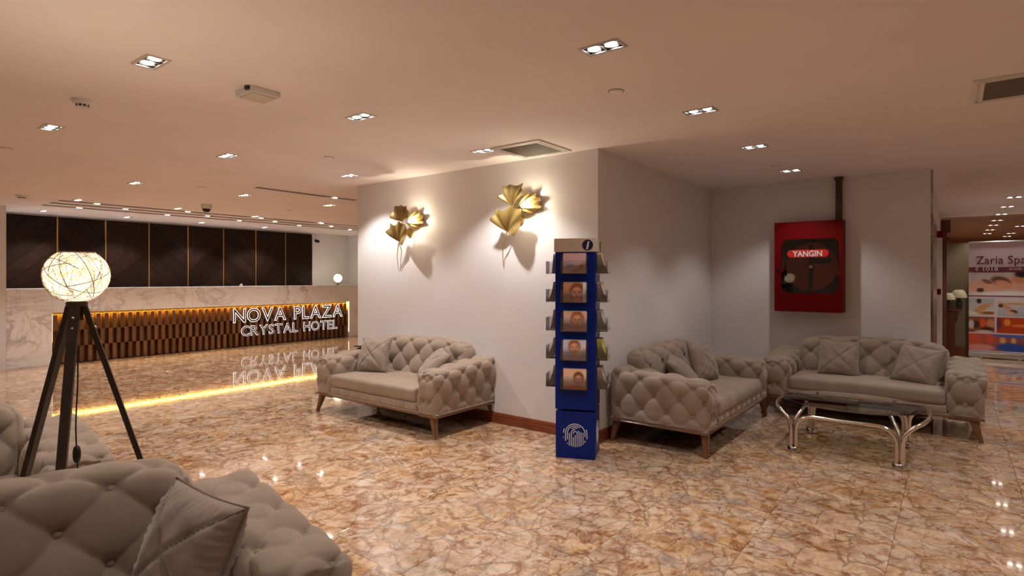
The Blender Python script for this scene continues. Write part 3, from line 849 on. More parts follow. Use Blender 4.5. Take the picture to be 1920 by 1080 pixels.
SOFAS = [
    ((3.935, 4.44, 0), -PI / 2, 'taupe tufted sofa against the wall under the gold leaf sconces'),
    ((5.31, 1.925, 0), 0, 'taupe tufted sofa between the blue brochure stand and the glass table'),
    ((6.70, .69, 0), -PI / 2, 'taupe tufted sofa below the red cabinet, behind the glass table'),
    ((.235, 1.98, 0), math.radians(-8), 'taupe tufted sofa filling the near bottom corner, seen from its seat'),
    ((.13, 3.66, 0), math.radians(-5), 'taupe tufted sofa behind the floor lamp, mostly cut off by the picture edge'),
]
proto = make_sofa(); sofas = []
for i, (lc, rz, lb) in enumerate(SOFAS):
    o = proto if i == 0 else copy_tree(proto)
    o.location = lc; o.rotation_euler = (0, 0, rz); tag(o, lb, 'sofa', 'tufted sofas of the lounge'); sofas.append(o)

# ------------------------------------------------------------------ pillows
def pillow_meshes():
    n = 36; W = .375; bm = bmesh.new()
    def shape(a, b, s):
        k = max(0, (1 - abs(a) ** 2.6)) * max(0, (1 - abs(b) ** 2.6))
        t = .078 * k ** .55
        pin = 1 - .07 * (1 - abs(a) ** 2) * abs(b) ** 3, 1 - .07 * (1 - abs(b) ** 2) * abs(a) ** 3
        e = abs(abs(a) - abs(b)); crease = .011 * math.exp(-(e / .05) ** 2) * min(1, k * 4)
        wr = .004 * math.sin(9 * a + 4 * b) * math.sin(7 * b - 3 * a + 1) * min(1, k * 3)
        edge = max(abs(a), abs(b)); ru = .006 * math.sin(40 * (a if abs(b) > abs(a) else b)) * max(0, (edge - .6) / .4) * min(1, k * 5)
        return Vector((a * W / 2 * pin[1], s * (t - crease + wr + ru), b * W / 2 * pin[0]))
    gr = {}
    for s in (-1, 1):
        for i in range(n + 1):
            for j in range(n + 1):
                a, b = -1 + 2 * i / n, -1 + 2 * j / n
                rim = i in (0, n) or j in (0, n)
                if rim and s == 1: gr[(s, i, j)] = gr[(-1, i, j)]
                else: gr[(s, i, j)] = bm.verts.new(shape(a, b, s) if not rim else Vector((shape(a, b, s).x, 0, shape(a, b, s).z)))
        for i in range(n):
            for j in range(n):
                bm.faces.new((gr[(s, i, j)], gr[(s, i + 1, j)], gr[(s, i + 1, j + 1)], gr[(s, i, j + 1)]))
    bmesh.ops.recalc_face_normals(bm, faces=bm.faces[:])
    me = bpy.data.meshes.new('cover'); bm.to_mesh(me); bm.free(); me.materials.append(M['pillow'])
    me.polygons.foreach_set('use_smooth', [True] * len(me.polygons))
    seam = MB()
    for sg_ in (1, -1):
        seam.tube([shape(t, sg_ * t, -1) + Vector((0, -.0005, 0)) for t in [-.97 + 1.94 * q / 40 for q in range(41)]], .0026, 6)
    sm = seam.mesh('seam', M['seam'], True)
    pm = MB(); P = []
    for k in range(80):
        t = k / 20; sd = int(t); f = -1 + 2 * (t - sd)
        a, b = ((f, -1), (1, f), (-f, 1), (-1, -f))[sd]
        P.append(shape(a, b, 1) * 1.0)
    for p in P: p.y = 0
    pm.tube(P, .0035, 6, closed=True)
    return me, sm, pm.mesh('edge_piping', M['seam'], True)
PM = pillow_meshes()
def pillow(lc, rot, lb, scale=(1, 1, 1)):
    r = empty('throw_pillow', lc); r.rotation_euler = rot; r.scale = scale; tag(r, lb, 'pillow', 'throw pillows on the sofas')
    new_obj('cover', PM[0], r); new_obj('seam', PM[1], r); new_obj('edge_piping', PM[2], r); return r
def on_sofa(i, x, y, z, tilt, rz, roll, lb, scale=(1, 1, 1)):
    lc, a, _ = SOFAS[i]; m = Matrix.Translation(lc) @ Matrix.Rotation(a, 4, 'Z')
    p = m @ Vector((x, y, z))
    e = (Matrix.Rotation(a + rz, 3, 'Z') @ Matrix.Rotation(tilt, 3, 'X') @ Matrix.Rotation(roll, 3, 'Y')).to_euler()
    pillow(p, e, lb, scale)
R = math.radians
on_sofa(0, -.42, -.03, .585, R(-22), R(14), R(-3), 'square taupe pillow with crossed seams standing upright on the sconce-wall sofa')
on_sofa(0, .42, .02, .545, R(-42), R(-28), R(8), 'taupe pillow sunk against the back of the sconce-wall sofa, half hidden by its arm')
on_sofa(1, .22, .00, .585, R(-22), R(-12), R(5), 'square taupe pillow with crossed seams upright on the sofa beside the brochure stand')
on_sofa(1, -.24, .03, .54, R(-45), R(14), R(-8), 'taupe pillow slumped behind the near arm of the sofa beside the brochure stand')
on_sofa(2, -.24, -.01, .585, R(-20), R(8), R(3), 'square taupe pillow on the cabinet-side sofa, the one nearer the sofa corner')
on_sofa(2, .42, -.05, .575, R(-26), R(-14), R(7), 'taupe pillow leaning at the open end of the sofa below the red cabinet')
on_sofa(3, .553, -.075, .575, R(-20), R(-70), R(6), 'wrinkled taupe pillow with crossed seams leaning on the nearest sofa', (.93, 1.25, .93))

# dark folded thing lying on the far arm of the first sofa
lc, a, _ = SOFAS[0]
r = MB().box((0, 0, 0), (.11, .16, .012), Euler((.1, .15, .2)), .004, 2).build('dark_wallet', M['black'], None, angle=40)
r.location = (4.03, 5.22, .643); r.rotation_euler = (-.1, -.08, .3); tag(r, 'small flat black thing lying on the far arm of the sconce-wall sofa', 'case')

# ------------------------------------------------------------------ coffee table
TC = (5.415, .668); TZ = .385
tb = empty('coffee_table', (TC[0], TC[1], 0)); tag(tb, 'oval smoked glass coffee table on curved chrome tube legs', 'table')
ga, gb = .405, .505
prof = [(1 - .016, -.006), (1 - .004, -.004), (1, 0), (1 - .004, .004), (1 - .016, .006)]
m = MB(); rings = []
for s, z in prof:
    rings.append([m.bm.verts.new((ga * s * math.copysign(abs(math.cos(t)) ** .94, math.cos(t)), gb * s * math.copysign(abs(math.sin(t)) ** .94, math.sin(t)), TZ + z)) for t in [2 * PI * k / 72 for k in range(72)]])
for A, B in zip(rings, rings[1:]):
    for k in range(72): m.bm.faces.new((A[k], A[(k + 1) % 72], B[(k + 1) % 72], B[k]))
m.bm.faces.new(rings[0][::-1]); m.bm.faces.new(rings[-1])
m.build('glass_top', M['tableglass'], tb, angle=30)
fx, fy = .365, .355; tr = .0155
for sx in (-1, 1):
    # low rail joining the two legs of a side
    P = [(sx * fx, -fy + .018, .03), (sx * fx, -fy + .018, .19), (sx * fx, -fy + .034, .245), (sx * fx, -fy + .09, .288), (sx * fx, -fy + .17, .300), (sx * fx, 0, .298), (sx * fx, fy - .17, .300), (sx * fx, fy - .09, .288), (sx * fx, fy - .034, .245), (sx * fx, fy - .018, .19), (sx * fx, fy - .018, .03)]
    MB().tube(catmull(P, 7), tr, 12).build('side_rail', M['chrome'], tb, True)
    for sy in (-1, 1):
        P = [(sx * (fx - .026), sy * fy, .03), (sx * (fx - .026), sy * fy, .20), (sx * (fx - .040), sy * (fy - .012), .27), (sx * (fx - .085), sy * (fy - .045), .335), (sx * (fx - .12), sy * (fy - .07), .374)]
        MB().tube(catmull(P, 7), tr * .85, 12).build('inner_support', M['chrome'], tb, True)
        MB().cyl((sx * (fx - .12), sy * (fy - .07), TZ + .009), .014, .006, 16).build('glass_fixing', M['chrome'], tb)
        MB().lathe([(0, 0), (.043, 0), (.049, .007), (.049, .036), (.042, .046), (0, .046)], 24, (sx * (fx - .006), sy * fy, 0)).build('foot', M['chrome'], tb, angle=40)
for sy in (-1, 1):
    half = [(fx + .008, sy * (fy + .020), .03), (fx + .008, sy * (fy + .020), .20), (fx + .004, sy * (fy + .040), .265), (fx - .02, sy * (fy + .090), .315), (fx - .09, sy * (fy + .140), .340), (fx - .22, sy * (fy + .168), .352)]
    P = half + [(0, sy * (fy + .174), .355)] + [(-a, b, c) for a, b, c in half[::-1]]
    MB().tube(catmull(P, 6), tr, 12).build('end_hoop', M['chrome'], tb, True)

# ------------------------------------------------------------------ fire hose cabinet
FX = 6.97; FY0, FY1, FZ0, FZ1 = .935, 1.613, 1.03, 2.03
fc = empty('fire_hose_cabinet', (FX, (FY0 + FY1) / 2, FZ0)); tag(fc, 'red fire hose cabinet with dark window hung on the alcove wall', 'fire cabinet')
hw = (FY1 - FY0) / 2; HH = FZ1 - FZ0
m = MB(); t = .012; dpt = XB - FX - .002
m.bb(.02, dpt, -hw, -hw + t, 0, HH).bb(.02, dpt, hw - t, hw, 0, HH).bb(.02, dpt, -hw + t, hw - t, 0, t).bb(.02, dpt, -hw + t, hw - t, HH - t, HH)
m.build('body', M['red'], fc)
MB().bb(dpt - .012, dpt - .002, -hw + t, hw - t, t, HH - t).build('back_plate', M['cabinside'], fc)
# door: frame with an eight-cornered window; +y is the viewer's left
wy0, wy1, wz0, wz1, ch = -.305, .265, .205, .805, .045
inner = [(wy0 + ch, wz0), (wy1 - ch, wz0), (wy1, wz0 + ch), (wy1, wz1 - ch), (wy1 - ch, wz1), (wy0 + ch, wz1), (wy0, wz1 - ch), (wy0, wz0 + ch)]
outer = [(wy0 + ch, 0), (hw, 0), (hw, 0), (hw, HH), (hw, HH), (-hw, HH), (-hw, HH), (-hw, 0)]
outer = [(wy0 + ch, 0), (wy1 - ch, 0), (hw, wz0 + ch), (hw, wz1 - ch), (wy1 - ch, HH), (wy0 + ch, HH), (-hw, wz1 - ch), (-hw, wz0 + ch)]
m = MB()
def ringface(z, flip):
    I = [m.bm.verts.new((z, a, b)) for a, b in inner]; O = [m.bm.verts.new((z, a, b)) for a, b in outer]
    Cn = {1: m.bm.verts.new((z, hw, 0)), 3: m.bm.verts.new((z, hw, HH)), 5: m.bm.verts.new((z, -hw, HH)), 7: m.bm.verts.new((z, -hw, 0))}
    for i in range(8):
        j = (i + 1) % 8
        f = [I[i], O[i]] + ([Cn[i]] if i in Cn else []) + [O[j], I[j]]
        m.bm.faces.new(f if flip else f[::-1])
    return I, O, Cn
I0, O0, C0 = ringface(0, True); I1, O1, C1 = ringface(.02, False)
for i in range(8):
    j = (i + 1) % 8
    m.bm.faces.new((I0[i], I0[j], I1[j], I1[i]))
    if i in C0:
        m.bm.faces.new((O0[i], C0[i], C1[i], O1[i])); m.bm.faces.new((C0[i], O0[j], O1[j], C1[i]))
    else: m.bm.faces.new((O0[i], O0[j], O1[j], O1[i]))
door = m.build('door', M['red'], fc)
MB().prism([(a * 1.02, .505 + (b - .505) * 1.02) for a, b in inner], .010, .013, lambda a, b, c: (c, a, b)).build('pane', M['pane'], door)
MB().lathe([(0, -.004), (.036, -.004), (.040, .004), (.040, .02)], 24).build('lock_boss', M['red'], door, angle=35, loc=(0, wy1 + .012, .47), rot=(0, -PI / 2 + PI, 0))
MB().cyl((0, 0, 0), .020, .012, 20, None, Euler((0, PI / 2, 0))).build('lock', M['black'], door, angle=35, loc=(-.008, wy1 + .022, .47))
reel = MB().cyl((.11, -.02, .50), .262, .02, 48, None, Euler((0, PI / 2, 0))).build('hose_reel', M['redreel'], fc, angle=35)
MB().box((.094, -.02, .50), (.012, .045, .50)).box((.094, -.12, .56), (.010, .20, .055)).build('reel_bracket', M['cabinside'], reel)
MB().cyl((.086, -.02, .50), .016, .02, 16, None, Euler((0, PI / 2, 0))).build('reel_hub', M['chrome'], reel)
MB().tube([(.10 + .03 * (k % 2), -.02 + .275 * math.cos(2 * PI * k / 48), .5 + .275 * math.sin(2 * PI * k / 48)) for k in range(48)], .014, 6, closed=True).build('hose', M['black'], fc, True)
MB().tube([(.07, -.285, .50), (.06, -.285, .44), (.06, -.30, .40)], .009, 8).build('nozzle', M['brass'], fc, True)
# sticker with the word
pill = [( .165 + .042 * math.cos(a), .645 + .042 * math.sin(a)) for a in [-PI / 2 + PI * k / 10 for k in range(11)]] + [(-.165 + .042 * math.cos(a), .645 + .042 * math.sin(a)) for a in [PI / 2 + PI * k / 10 for k in range(11)]]
M['sticker'] = mat('red_sticker', (.62, .02, .015), .4)
st = MB().prism(pill, .0070, .0095, lambda a, b, c: (c, a, b)).build('sticker', M['sticker'], fc)
me = text_mesh('YANGIN', .088, .0006, 0, .0022, 0, 1.0, 'CENTER'); me.materials.append(M['print_white'])
o = new_obj('lettering', me, st); o.rotation_euler = (PI / 2, 0, -PI / 2); o.location = (.0055, 0, .613)
a_, b_, c_, d_ = mesh_bounds(me); o.scale = (.295 / (b_ - a_), 1, 1); 
# feed pipe above
o = MB().bb(XB - .075, XB - .012, .962, 1.022, FZ1 - .003, ZC - .012, .006).build('feed_pipe', M['darkred'], fc)
o.location = (-FX, -(FY0 + FY1) / 2, -FZ0)
o = MB().bb(XB - .085, XB - .008, .952, 1.032, ZC - .03, ZC - .012).build('pipe_collar', M['darkred'], fc); o.location = (-FX, -(FY0 + FY1) / 2, -FZ0)

# ------------------------------------------------------------------ brochure stand
STC = (3.955, 2.385); STR = math.atan2(-.284, .12)      # local +x runs along the front towards the viewer's right
stand = empty('brochure_stand', (STC[0], STC[1], 0), STR); tag(stand, 'tall blue four-sided brochure stand at the wall corner', 'brochure stand')
hs_ = .154
MB().bb(-hs_, hs_, -hs_, hs_, 0, .365, .003).build('plinth', M['blue'], stand)
MB().bb(-.11, .11, -.11, .11, .365, .38).build('turntable', M['black'], stand)
MB().bb(-hs_ - .003, hs_ + .003, -hs_ - .003, hs_ + .003, .38, 1.612, .003).build('column', M['blue'], stand)
hd = MB().bb(-hs_ - .012, hs_ + .012, -hs_ - .012, hs_ + .012, 1.605, 1.712, .006, 2).build('header', M['offwhite'], stand, angle=40)
def face_rot(k): return (0, 0, k * PI / 2)
ime = text_mesh('i', .085, .0006, 0, .003, .2, 1, 'CENTER'); ime.materials.append(M['print_white'])
for k in (0, 1, 2, 3):
    r = empty('info_emblem'); r.parent = hd; r.rotation_euler = face_rot(k)
    MB().cyl((.098, -hs_ - .0135, 1.657), .042, .003, 32, None, Euler((PI / 2, 0, 0))).build('emblem_disc', M['navy'], r)
    o = new_obj('emblem_letter', ime, r, None, (.094, -hs_ - .0158, 1.628), (PI / 2, 0, 0))
# fingerprint: arches clipped in a disc, with gaps
def fingerprint_mesh():
    m = MB(); R0 = .096; wd = .0056; cy0 = .012
    rnd = random.Random(3)
    def ribbon(P):
        if len(P) < 2: return
        L, Rr = [], []
        for i, p in enumerate(P):
            a = P[max(0, i - 1)]; b = P[min(len(P) - 1, i + 1)]
            dx, dz = b[0] - a[0], b[1] - a[1]; q = math.hypot(dx, dz) or 1
            nx, nz = -dz / q * wd / 2, dx / q * wd / 2
            L.append((p[0] + nx, p[1] + nz)); Rr.append((p[0] - nx, p[1] - nz))
        for i in range(len(P) - 1):
            f = [m.bm.verts.new((a, y, b)) for (a, b), y in zip((L[i], L[i + 1], Rr[i + 1], Rr[i]), (0,) * 4)]
            g = [m.bm.verts.new((a, -.0012, b)) for (a, b) in (L[i], L[i + 1], Rr[i + 1], Rr[i])]
            m.bm.faces.new(g); m.bm.faces.new(f[::-1])
            for e in range(4): m.bm.faces.new((f[e], f[(e + 1) % 4], g[(e + 1) % 4], g[e]))
    step = .0152
    rads = [step * (k + 1) for k in range(6)]
    for n, r_ in enumerate(rads):
        gaps = [rnd.uniform(.1, .9) for _ in range(2 if n > 1 else 1)]
        path = [(-r_, -.1 + .004 * q) for q in range(int((.1 + cy0) / .004))] + [(-r_ * math.cos(PI * q / 24), cy0 + r_ * .95 * math.sin(PI * q / 24)) for q in range(25)] + [(r_, cy0 - .004 * q) for q in range(1, int((.1 + cy0) / .004))]
        cur = []; N = len(path)
        for i, p in enumerate(path):
            ok = p[0] ** 2 + p[1] ** 2 < R0 ** 2 and all(abs(i / N - g) > .035 for g in gaps)
            if ok: cur.append(p)
            else: ribbon(cur); cur = []
        ribbon(cur)
    ribbon([(0, -.094 + .004 * q) for q in range(24)])
    return m.mesh('fingerprint_emblem', M['print_white'])
fpm = fingerprint_mesh()
for k in range(4):
    r = empty('emblem_side'); r.parent = stand; r.rotation_euler = face_rot(k)
    new_obj('fingerprint_emblem', fpm, r, None, (.0, -hs_ - .0008, .185))
# pockets
PW, PD, PHt = .208, .042, .10
pz_ = [1.437 - .2235 * k for k in range(5)]
def pocket_mesh():
    m = MB(); t = .003
    m.bb(-PW / 2, PW / 2, -PD, -PD + t, 0, PHt).bb(-PW / 2, PW / 2, -PD, 0, -t, 0)
    for s in (-1, 1): m.bb(s * PW / 2, s * (PW / 2 - t), -PD + t, 0, 0, PHt)
    m.bb(-PW / 2 - .001, PW / 2 + .001, -.003, 0, 0, PHt + .05)
    return m.mesh('acrylic_pocket', M['acrylic'])
pkm = pocket_mesh()
def pocket_mesh_side():
    m = MB(); t = .003; D = .085
    m.bb(-PW / 2, PW / 2, -D, -D + t, 0, PHt).bb(-PW / 2, PW / 2, -D, 0, -t, 0)
    for s in (-1, 1): m.bb(s * PW / 2, s * (PW / 2 - t), -D + t, 0, 0, PHt)
    return m.mesh('acrylic_pocket', M['acrylic'])
pks = pocket_mesh_side()
faces = []
for k in range(4):
    r = empty('pocket_side'); r.parent = stand; r.rotation_euler = face_rot(k); faces.append(r)
    for z in pz_: new_obj('acrylic_pocket', pkm if k in (0, 2) else pks, r, None, (-.006, -hs_ - .0035, z))
# brochure covers (flat prints)
SKIN, HAIR, PINK = (214, 160, 130), (110, 66, 45), (222, 190, 190)
def cov0(a, b):
    c = over((226, 200, 200), (205, 175, 185), b)
    c = over(c, (214, 165, 145), max(blob(a, b, .70, .22, .42, .10, .5), blob(a, b, .86, .42, .10, .30, -.3)))
    c = over(c, (150, 80, 70), blob(a, b, .80, .38, .05, .12, -.4) * .7)
    c = over(c, (130, 140, 190), blob(a, b, .32, .42, .14, .025, 0, .5) + blob(a, b, .32, .35, .13, .02, 0, .5) * .8)
    return c
def face_cov(bg, cx, cy, rx, ry, hair, extra=None):
    def f(a, b):
        c = bg
        c = over(c, hair, blob(a, b, cx, cy + .10, rx * 1.25, ry * 1.12))
        c = over(c, SKIN, blob(a, b, cx, cy - .45, rx * .75, .32))
        c = over(c, SKIN, blob(a, b, cx, cy, rx, ry))
        for sx in (-1, 1):
            c = over(c, (90, 55, 45), blob(a, b, cx + sx * rx * .42, cy + ry * .18, rx * .2, ry * .06, 0, .5))
            c = over(c, (120, 75, 55), blob(a, b, cx + sx * rx * .42, cy + ry * .34, rx * .26, ry * .035, sx * -.1, .6) * .8)
        c = over(c, (190, 125, 100), blob(a, b, cx, cy - ry * .14, rx * .12, ry * .16, 0, .6) * .6)
        c = over(c, (180, 85, 80), blob(a, b, cx, cy - ry * .48, rx * .26, ry * .06, 0, .5))
        if extra: c = extra(c, a, b)
        return c
    return f
def ex1(c, a, b): return over(over(c, (120, 80, 150), blob(a, b, .16, .38, .10, .025, 0, .5)), (235, 225, 215), 1 if a > .86 else 0)
def ex2(c, a, b): return over(c, (150, 110, 170), blob(a, b, .18, .34, .12, .025, 0, .5))
def ex3(c, a, b):
    c = over(c, (225, 205, 215), blob(a, b, .45, -.05, .45, .25)); c = over(c, (230, 195, 175), blob(a, b, .78, .45, .10, .5, -.6)); return c
def ex4(c, a, b):
    c = over(c, (225, 130, 70), blob(a, b, .5, -.02, .8, .16)); return over(c, (222, 200, 185), blob(a, b, .25, .35, .16, .12) * .7)
COVS = [cov0, face_cov((198, 150, 120), .60, .45, .25, .36, HAIR, ex1), face_cov((212, 178, 168), .58, .52, .22, .34, (140, 90, 55), ex2),
        face_cov((200, 195, 210), .50, .60, .20, .30, (130, 85, 60), ex3), face_cov((222, 185, 160), .66, .48, .17, .26, (90, 60, 45), ex4)]
CL = ['brochure with a pale pink cover showing an arm, top front pocket of the blue stand', 'brochure with a large face close-up, second front pocket of the blue stand',
      'brochure with a calm face and pale edge, middle front pocket of the blue stand', 'brochure with lilac towel and raised arm cover, fourth front pocket of the blue stand',
      'brochure with a small smiling face over orange, lowest front pocket of the blue stand']
SM = Matrix.Translation((STC[0], STC[1], 0)) @ Matrix.Rotation(STR, 4, 'Z')
def put(name, me, face, lx, ly, lz, rot, label, group, cat='brochure'):
    o = new_obj(name, me); m4 = SM @ Matrix.Rotation(face * PI / 2, 4, 'Z') @ Matrix.Translation((lx, ly, lz)) @ Euler(rot).to_matrix().to_4x4()
    o.matrix_world = m4; tag(o, label, cat, group); return o
ordn = ('top', 'second', 'middle', 'fourth', 'lowest')
for k in range(5):
    me = print_mesh('cover', .178, .152, 36, 32, lambda a, b, f=COVS[k]: tuple(max(0, min(255, 150 + (x - 140) * 1.3)) for x in f(a, b)))
    put('brochure', me, 0, .004 * ((k % 3) - 1), -hs_ - .034, pz_[k] + .002, (R(-6), 0, R((k % 3 - 1) * 1.5)), CL[k], 'brochures in the front pockets')
    m2 = MB().bb(-.088, .088, 0, .012, 0, .158).mesh('sheets', M['paper'])
    put('brochure_pile', m2, 0, -.002, -hs_ - .021, pz_[k] + .001, (R(-2), 0, 0), 'thin pile of sheets behind the cover brochure in the %s front pocket' % ordn[k], 'sheets in the front pockets', 'brochure pile')
def leaf_mesh(m, bow, ht=.158, wd=.185):
    mb = MB(); n = 8; rows = []
    for off in (0, .0022):
        rows.append([[mb.bm.verts.new((sx * wd / 2, -bow * (1 - j / n) ** 1.8 + off, ht * j / n)) for sx in (-1, 1)] for j in range(n + 1)])
    for rws, fl in ((rows[0], 1), (rows[1], -1)):
        for j in range(n):
            f = (rws[j][0], rws[j][1], rws[j + 1][1], rws[j + 1][0]); mb.bm.faces.new(f[::fl])
    for j in range(n):
        for s in (0, 1): mb.bm.faces.new((rows[0][j][s], rows[0][j + 1][s], rows[1][j + 1][s], rows[1][j][s]))
    for j in (0, n): mb.bm.faces.new((rows[0][j][0], rows[0][j][1], rows[1][j][1], rows[1][j][0]))
    return mb.mesh('brochure', M[m], True)
RC = [('paper4', 'tan'), ('paper2', 'pink'), ('paper', 'grey'), ('paper3', 'yellow'), ('paper4', 'brown')]
for k in range(5):
    for q in range(5):
        mk = RC[k][0] if q != 2 else 'paper'
        bow = .014 + .010 * q
        put('brochure', leaf_mesh(mk, bow), 1, 0, -hs_ - .012 - .0075 * q, pz_[k] + .002, (R(-1), 0, 0), '%s brochure in the %s stand pocket facing the corner sofa, %s of five' % (('grey' if q == 2 else RC[k][1]), ordn[k], ('innermost', 'second', 'third', 'fourth', 'outermost')[q]), 'brochures in the %s pocket towards the sofa' % ordn[k])
    for q in range(3):
        bow = (.0, .028, .014, .040, .034)[k] + .006 * q
        put('brochure', leaf_mesh('paper' if q != 1 else 'paper4', bow), 3, 0, -hs_ - .010 - .012 * q, pz_[k] + .002, (R(-1), 0, 0), '%s brochure in the %s stand pocket facing the sconces, %s of three' % (('grey', 'tan', 'grey')[q], ordn[k], ('innermost', 'middle', 'outermost')[q]), 'brochures in the %s pocket towards the sconces' % ordn[k])

# ------------------------------------------------------------------ gold leaf sconces
def fan(name, base, tips, parent, m, lift, tilt, pleat=.010, nseg=9):
    """ginkgo leaf: base (a,b), outline tips relative to base; a runs towards the viewer's right (-Y), b up; depth towards the room (-X)"""
    P = catmull([Vector((t[0], t[1], 0)) for t in tips], 6); nr = 10
    bm = bmesh.new(); rows = []
    for i, p in enumerate(P):
        row = []
        ph = i / (len(P) - 1)
        for j in range(nr + 1):
            f = j / nr
            jag = 1 + (.05 * math.sin(ph * PI * 9 + 1) if j == nr else 0)
            a, b = base[0] + p.x * f * jag, base[1] + p.y * f * jag
            dep = lift + tilt * f + pleat * f * math.sin(ph * PI * nseg) + .02 * math.sin(f * PI) 
            row.append(bm.verts.new((-dep, -a, b)))
        rows.append(row)
    for A, B in zip(rows, rows[1:]):
        for j in range(nr): 
            bm.faces.new((A[j], B[j], B[j + 1], A[j + 1])) if j else bm.faces.new((A[0], B[1], A[1])) if False else bm.faces.new((A[j], B[j], B[j + 1], A[j + 1]))
    bmesh.ops.remove_doubles(bm, verts=bm.verts[:], dist=.0004)
    bmesh.ops.recalc_face_normals(bm, faces=bm.faces[:])
    me = bpy.data.meshes.new(name); bm.to_mesh(me); bm.free(); me.materials.append(m)
    o = new_obj(name, me, parent); md = o.modifiers.new('thick', 'SOLIDIFY'); md.thickness = .0025; return o
def sconce(y, z, sc_, lb, var):
    r = empty('leaf_sconce', (XW, y, z)); r.scale = (1, sc_, sc_); tag(r, lb, 'wall lamp', 'gold leaf wall lamps')
    fan('leaf', (0, 0), [(-.14, .108), (-.10, .165), (-.055, .21), (.02, .20), (.098, .227), (.175, .20), (.23, .148), (.205, .05), (.152, -.054)], r, M['gold2'], .075, .085)
    fan('leaf', (.085, .235), [(-.14, .09), (-.085, .125), (-.05, .19), (.04, .18), (.15, .185), (.145, .13), (.165, .07)] if var else [(-.15, .05), (-.10, .14), (-.02, .19), (.06, .18), (.13, .17), (.16, .11), (.17, .04)], r, M['gold2'], .10, .06)
    fan('leaf', (.097, .225), [(.10, .13), (.17, .125), (.225, .085), (.256, .01), (.20, -.04), (.09, -.06)], r, M['gold2'], .055, -.030)
    MB().tube(catmull([(-.085, -.0, .0), (-.075, .03, -.07), (-.05, .075, -.16), (-.03, .092, -.25), (-.008, .10, -.33)], 8), [.006 - .003 * k / 32 for k in range(33)], 8).build('stem', M['gold'], r, True)
    MB().tube(catmull([(-.085, -.0, .0), (-.105, -.045, .12), (-.105, -.085, .235), (-.11, -.10, .30)], 8), .006, 8).build('stem', M['gold'], r, True)
    if not var: MB().tube(catmull([(-.09, .0, -.005), (-.06, -.01, -.10), (-.035, .03, -.20), (-.015, .06, -.29), (-.008, .065, -.34)], 8), [.005 - .003 * k / 32 for k in range(33)], 8).build('stem', M['gold'], r, True)
    MB().cyl((-.008, -.09, .12), .05, .016, 28, None, Euler((0, PI / 2, 0))).build('wall_plate', M['gold'], r, angle=35)
    MB().tube([(-.01, -.11, .14), (-.04, -.14, .18), (-.075, -.175, .225)], .009, 8).build('socket', M['brass'], r, angle=35)
    MB().sphere((-.085, -.185, .235), .020, 16, 10).build('bulb', M['bulb'], r, True)
    L = bpy.data.lights.new('sconce_light', 'POINT'); L.energy = 9; L.color = (1, .84, .60); L.shadow_soft_size = .02
    s = bpy.data.objects.new('sconce_light', L); COL.objects.link(s); s.parent = r; s.location = (-.085, -.215, .245)
sconce(3.32, 1.835, 1.0, 'gold ginkgo leaf wall lamp nearer the blue brochure stand', True)
sconce(4.83, 1.80, .92, 'gold ginkgo leaf wall lamp farther along the wall, nearer the reception', False)

# ------------------------------------------------------------------ floor lamp
LXY = (.742, 2.76); hubz = 1.285
fl = empty('floor_lamp', (LXY[0], LXY[1], 0)); tag(fl, 'tripod floor lamp with glowing string-wound globe shade and dark wooden legs', 'floor lamp')
for k, (a, rad) in enumerate(((-20, .40), (130, .36), (240, .36))):
    d = Vector((math.cos(R(a)), math.sin(R(a)), 0)); sd = Vector((-d.y, d.x, 0))
    m = MB(); top = d * .024 + Vector((0, 0, hubz + .005)); bot = d * rad
    w0, w1, th = .017, .013, .010
    lo = [m.bm.verts.new(bot + sd * i * w1 + d * j * th) for i, j in ((-1, -1), (1, -1), (1, 1), (-1, 1))]
    hi = [m.bm.verts.new(top + sd * i * w0 + d * j * th) for i, j in ((-1, -1), (1, -1), (1, 1), (-1, 1))]
    m.bm.faces.new(lo[::-1]); m.bm.faces.new(hi)
    for i in range(4): m.bm.faces.new((lo[i], lo[(i + 1) % 4], hi[(i + 1) % 4], hi[i]))
    lg = m.build('leg', M['lampwood'], fl)
    for zz in (.045, .085):
        f = zz / hubz; c = top.lerp(bot, f) + d * (.010)
        MB().sphere(c, .0055, 10, 6).build('bolt', M['chrome'], lg, True)
MB().cyl((0, 0, hubz - .02), .026, .06, 3, None, Euler((0, 0, R(-20)))).cyl((0, 0, hubz + .012), .036, .016, 20).build('hub', M['lampwood'], fl, angle=35)
MB().lathe([(0, 0), (.030, 0), (.046, .018), (.052, .028), (0, .028)], 28, (0, 0, hubz + .018)).build('shade_holder', M['grille'], fl, angle=35)
SZ = 1.412; RX_, RZ_ = .110, .108
def gpt(th, ph):   # th azimuth, ph elevation
    return Vector((RX_ * math.cos(ph) * math.cos(th), RX_ * math.cos(ph) * math.sin(th), SZ + RZ_ * math.sin(ph)))
TOPP = R(57)
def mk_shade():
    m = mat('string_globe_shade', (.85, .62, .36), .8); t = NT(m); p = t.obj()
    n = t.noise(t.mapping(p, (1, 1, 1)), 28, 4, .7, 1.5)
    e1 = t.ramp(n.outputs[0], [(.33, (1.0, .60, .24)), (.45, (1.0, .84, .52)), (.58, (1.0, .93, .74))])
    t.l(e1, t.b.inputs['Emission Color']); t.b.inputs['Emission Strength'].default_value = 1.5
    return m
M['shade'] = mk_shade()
M['string'] = mat('jute_string', (.30, .17, .06), .8); 
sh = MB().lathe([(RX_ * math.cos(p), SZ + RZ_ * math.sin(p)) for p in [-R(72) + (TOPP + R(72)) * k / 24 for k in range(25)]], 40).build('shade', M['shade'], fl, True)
m = MB(); rnd = random.Random(11)
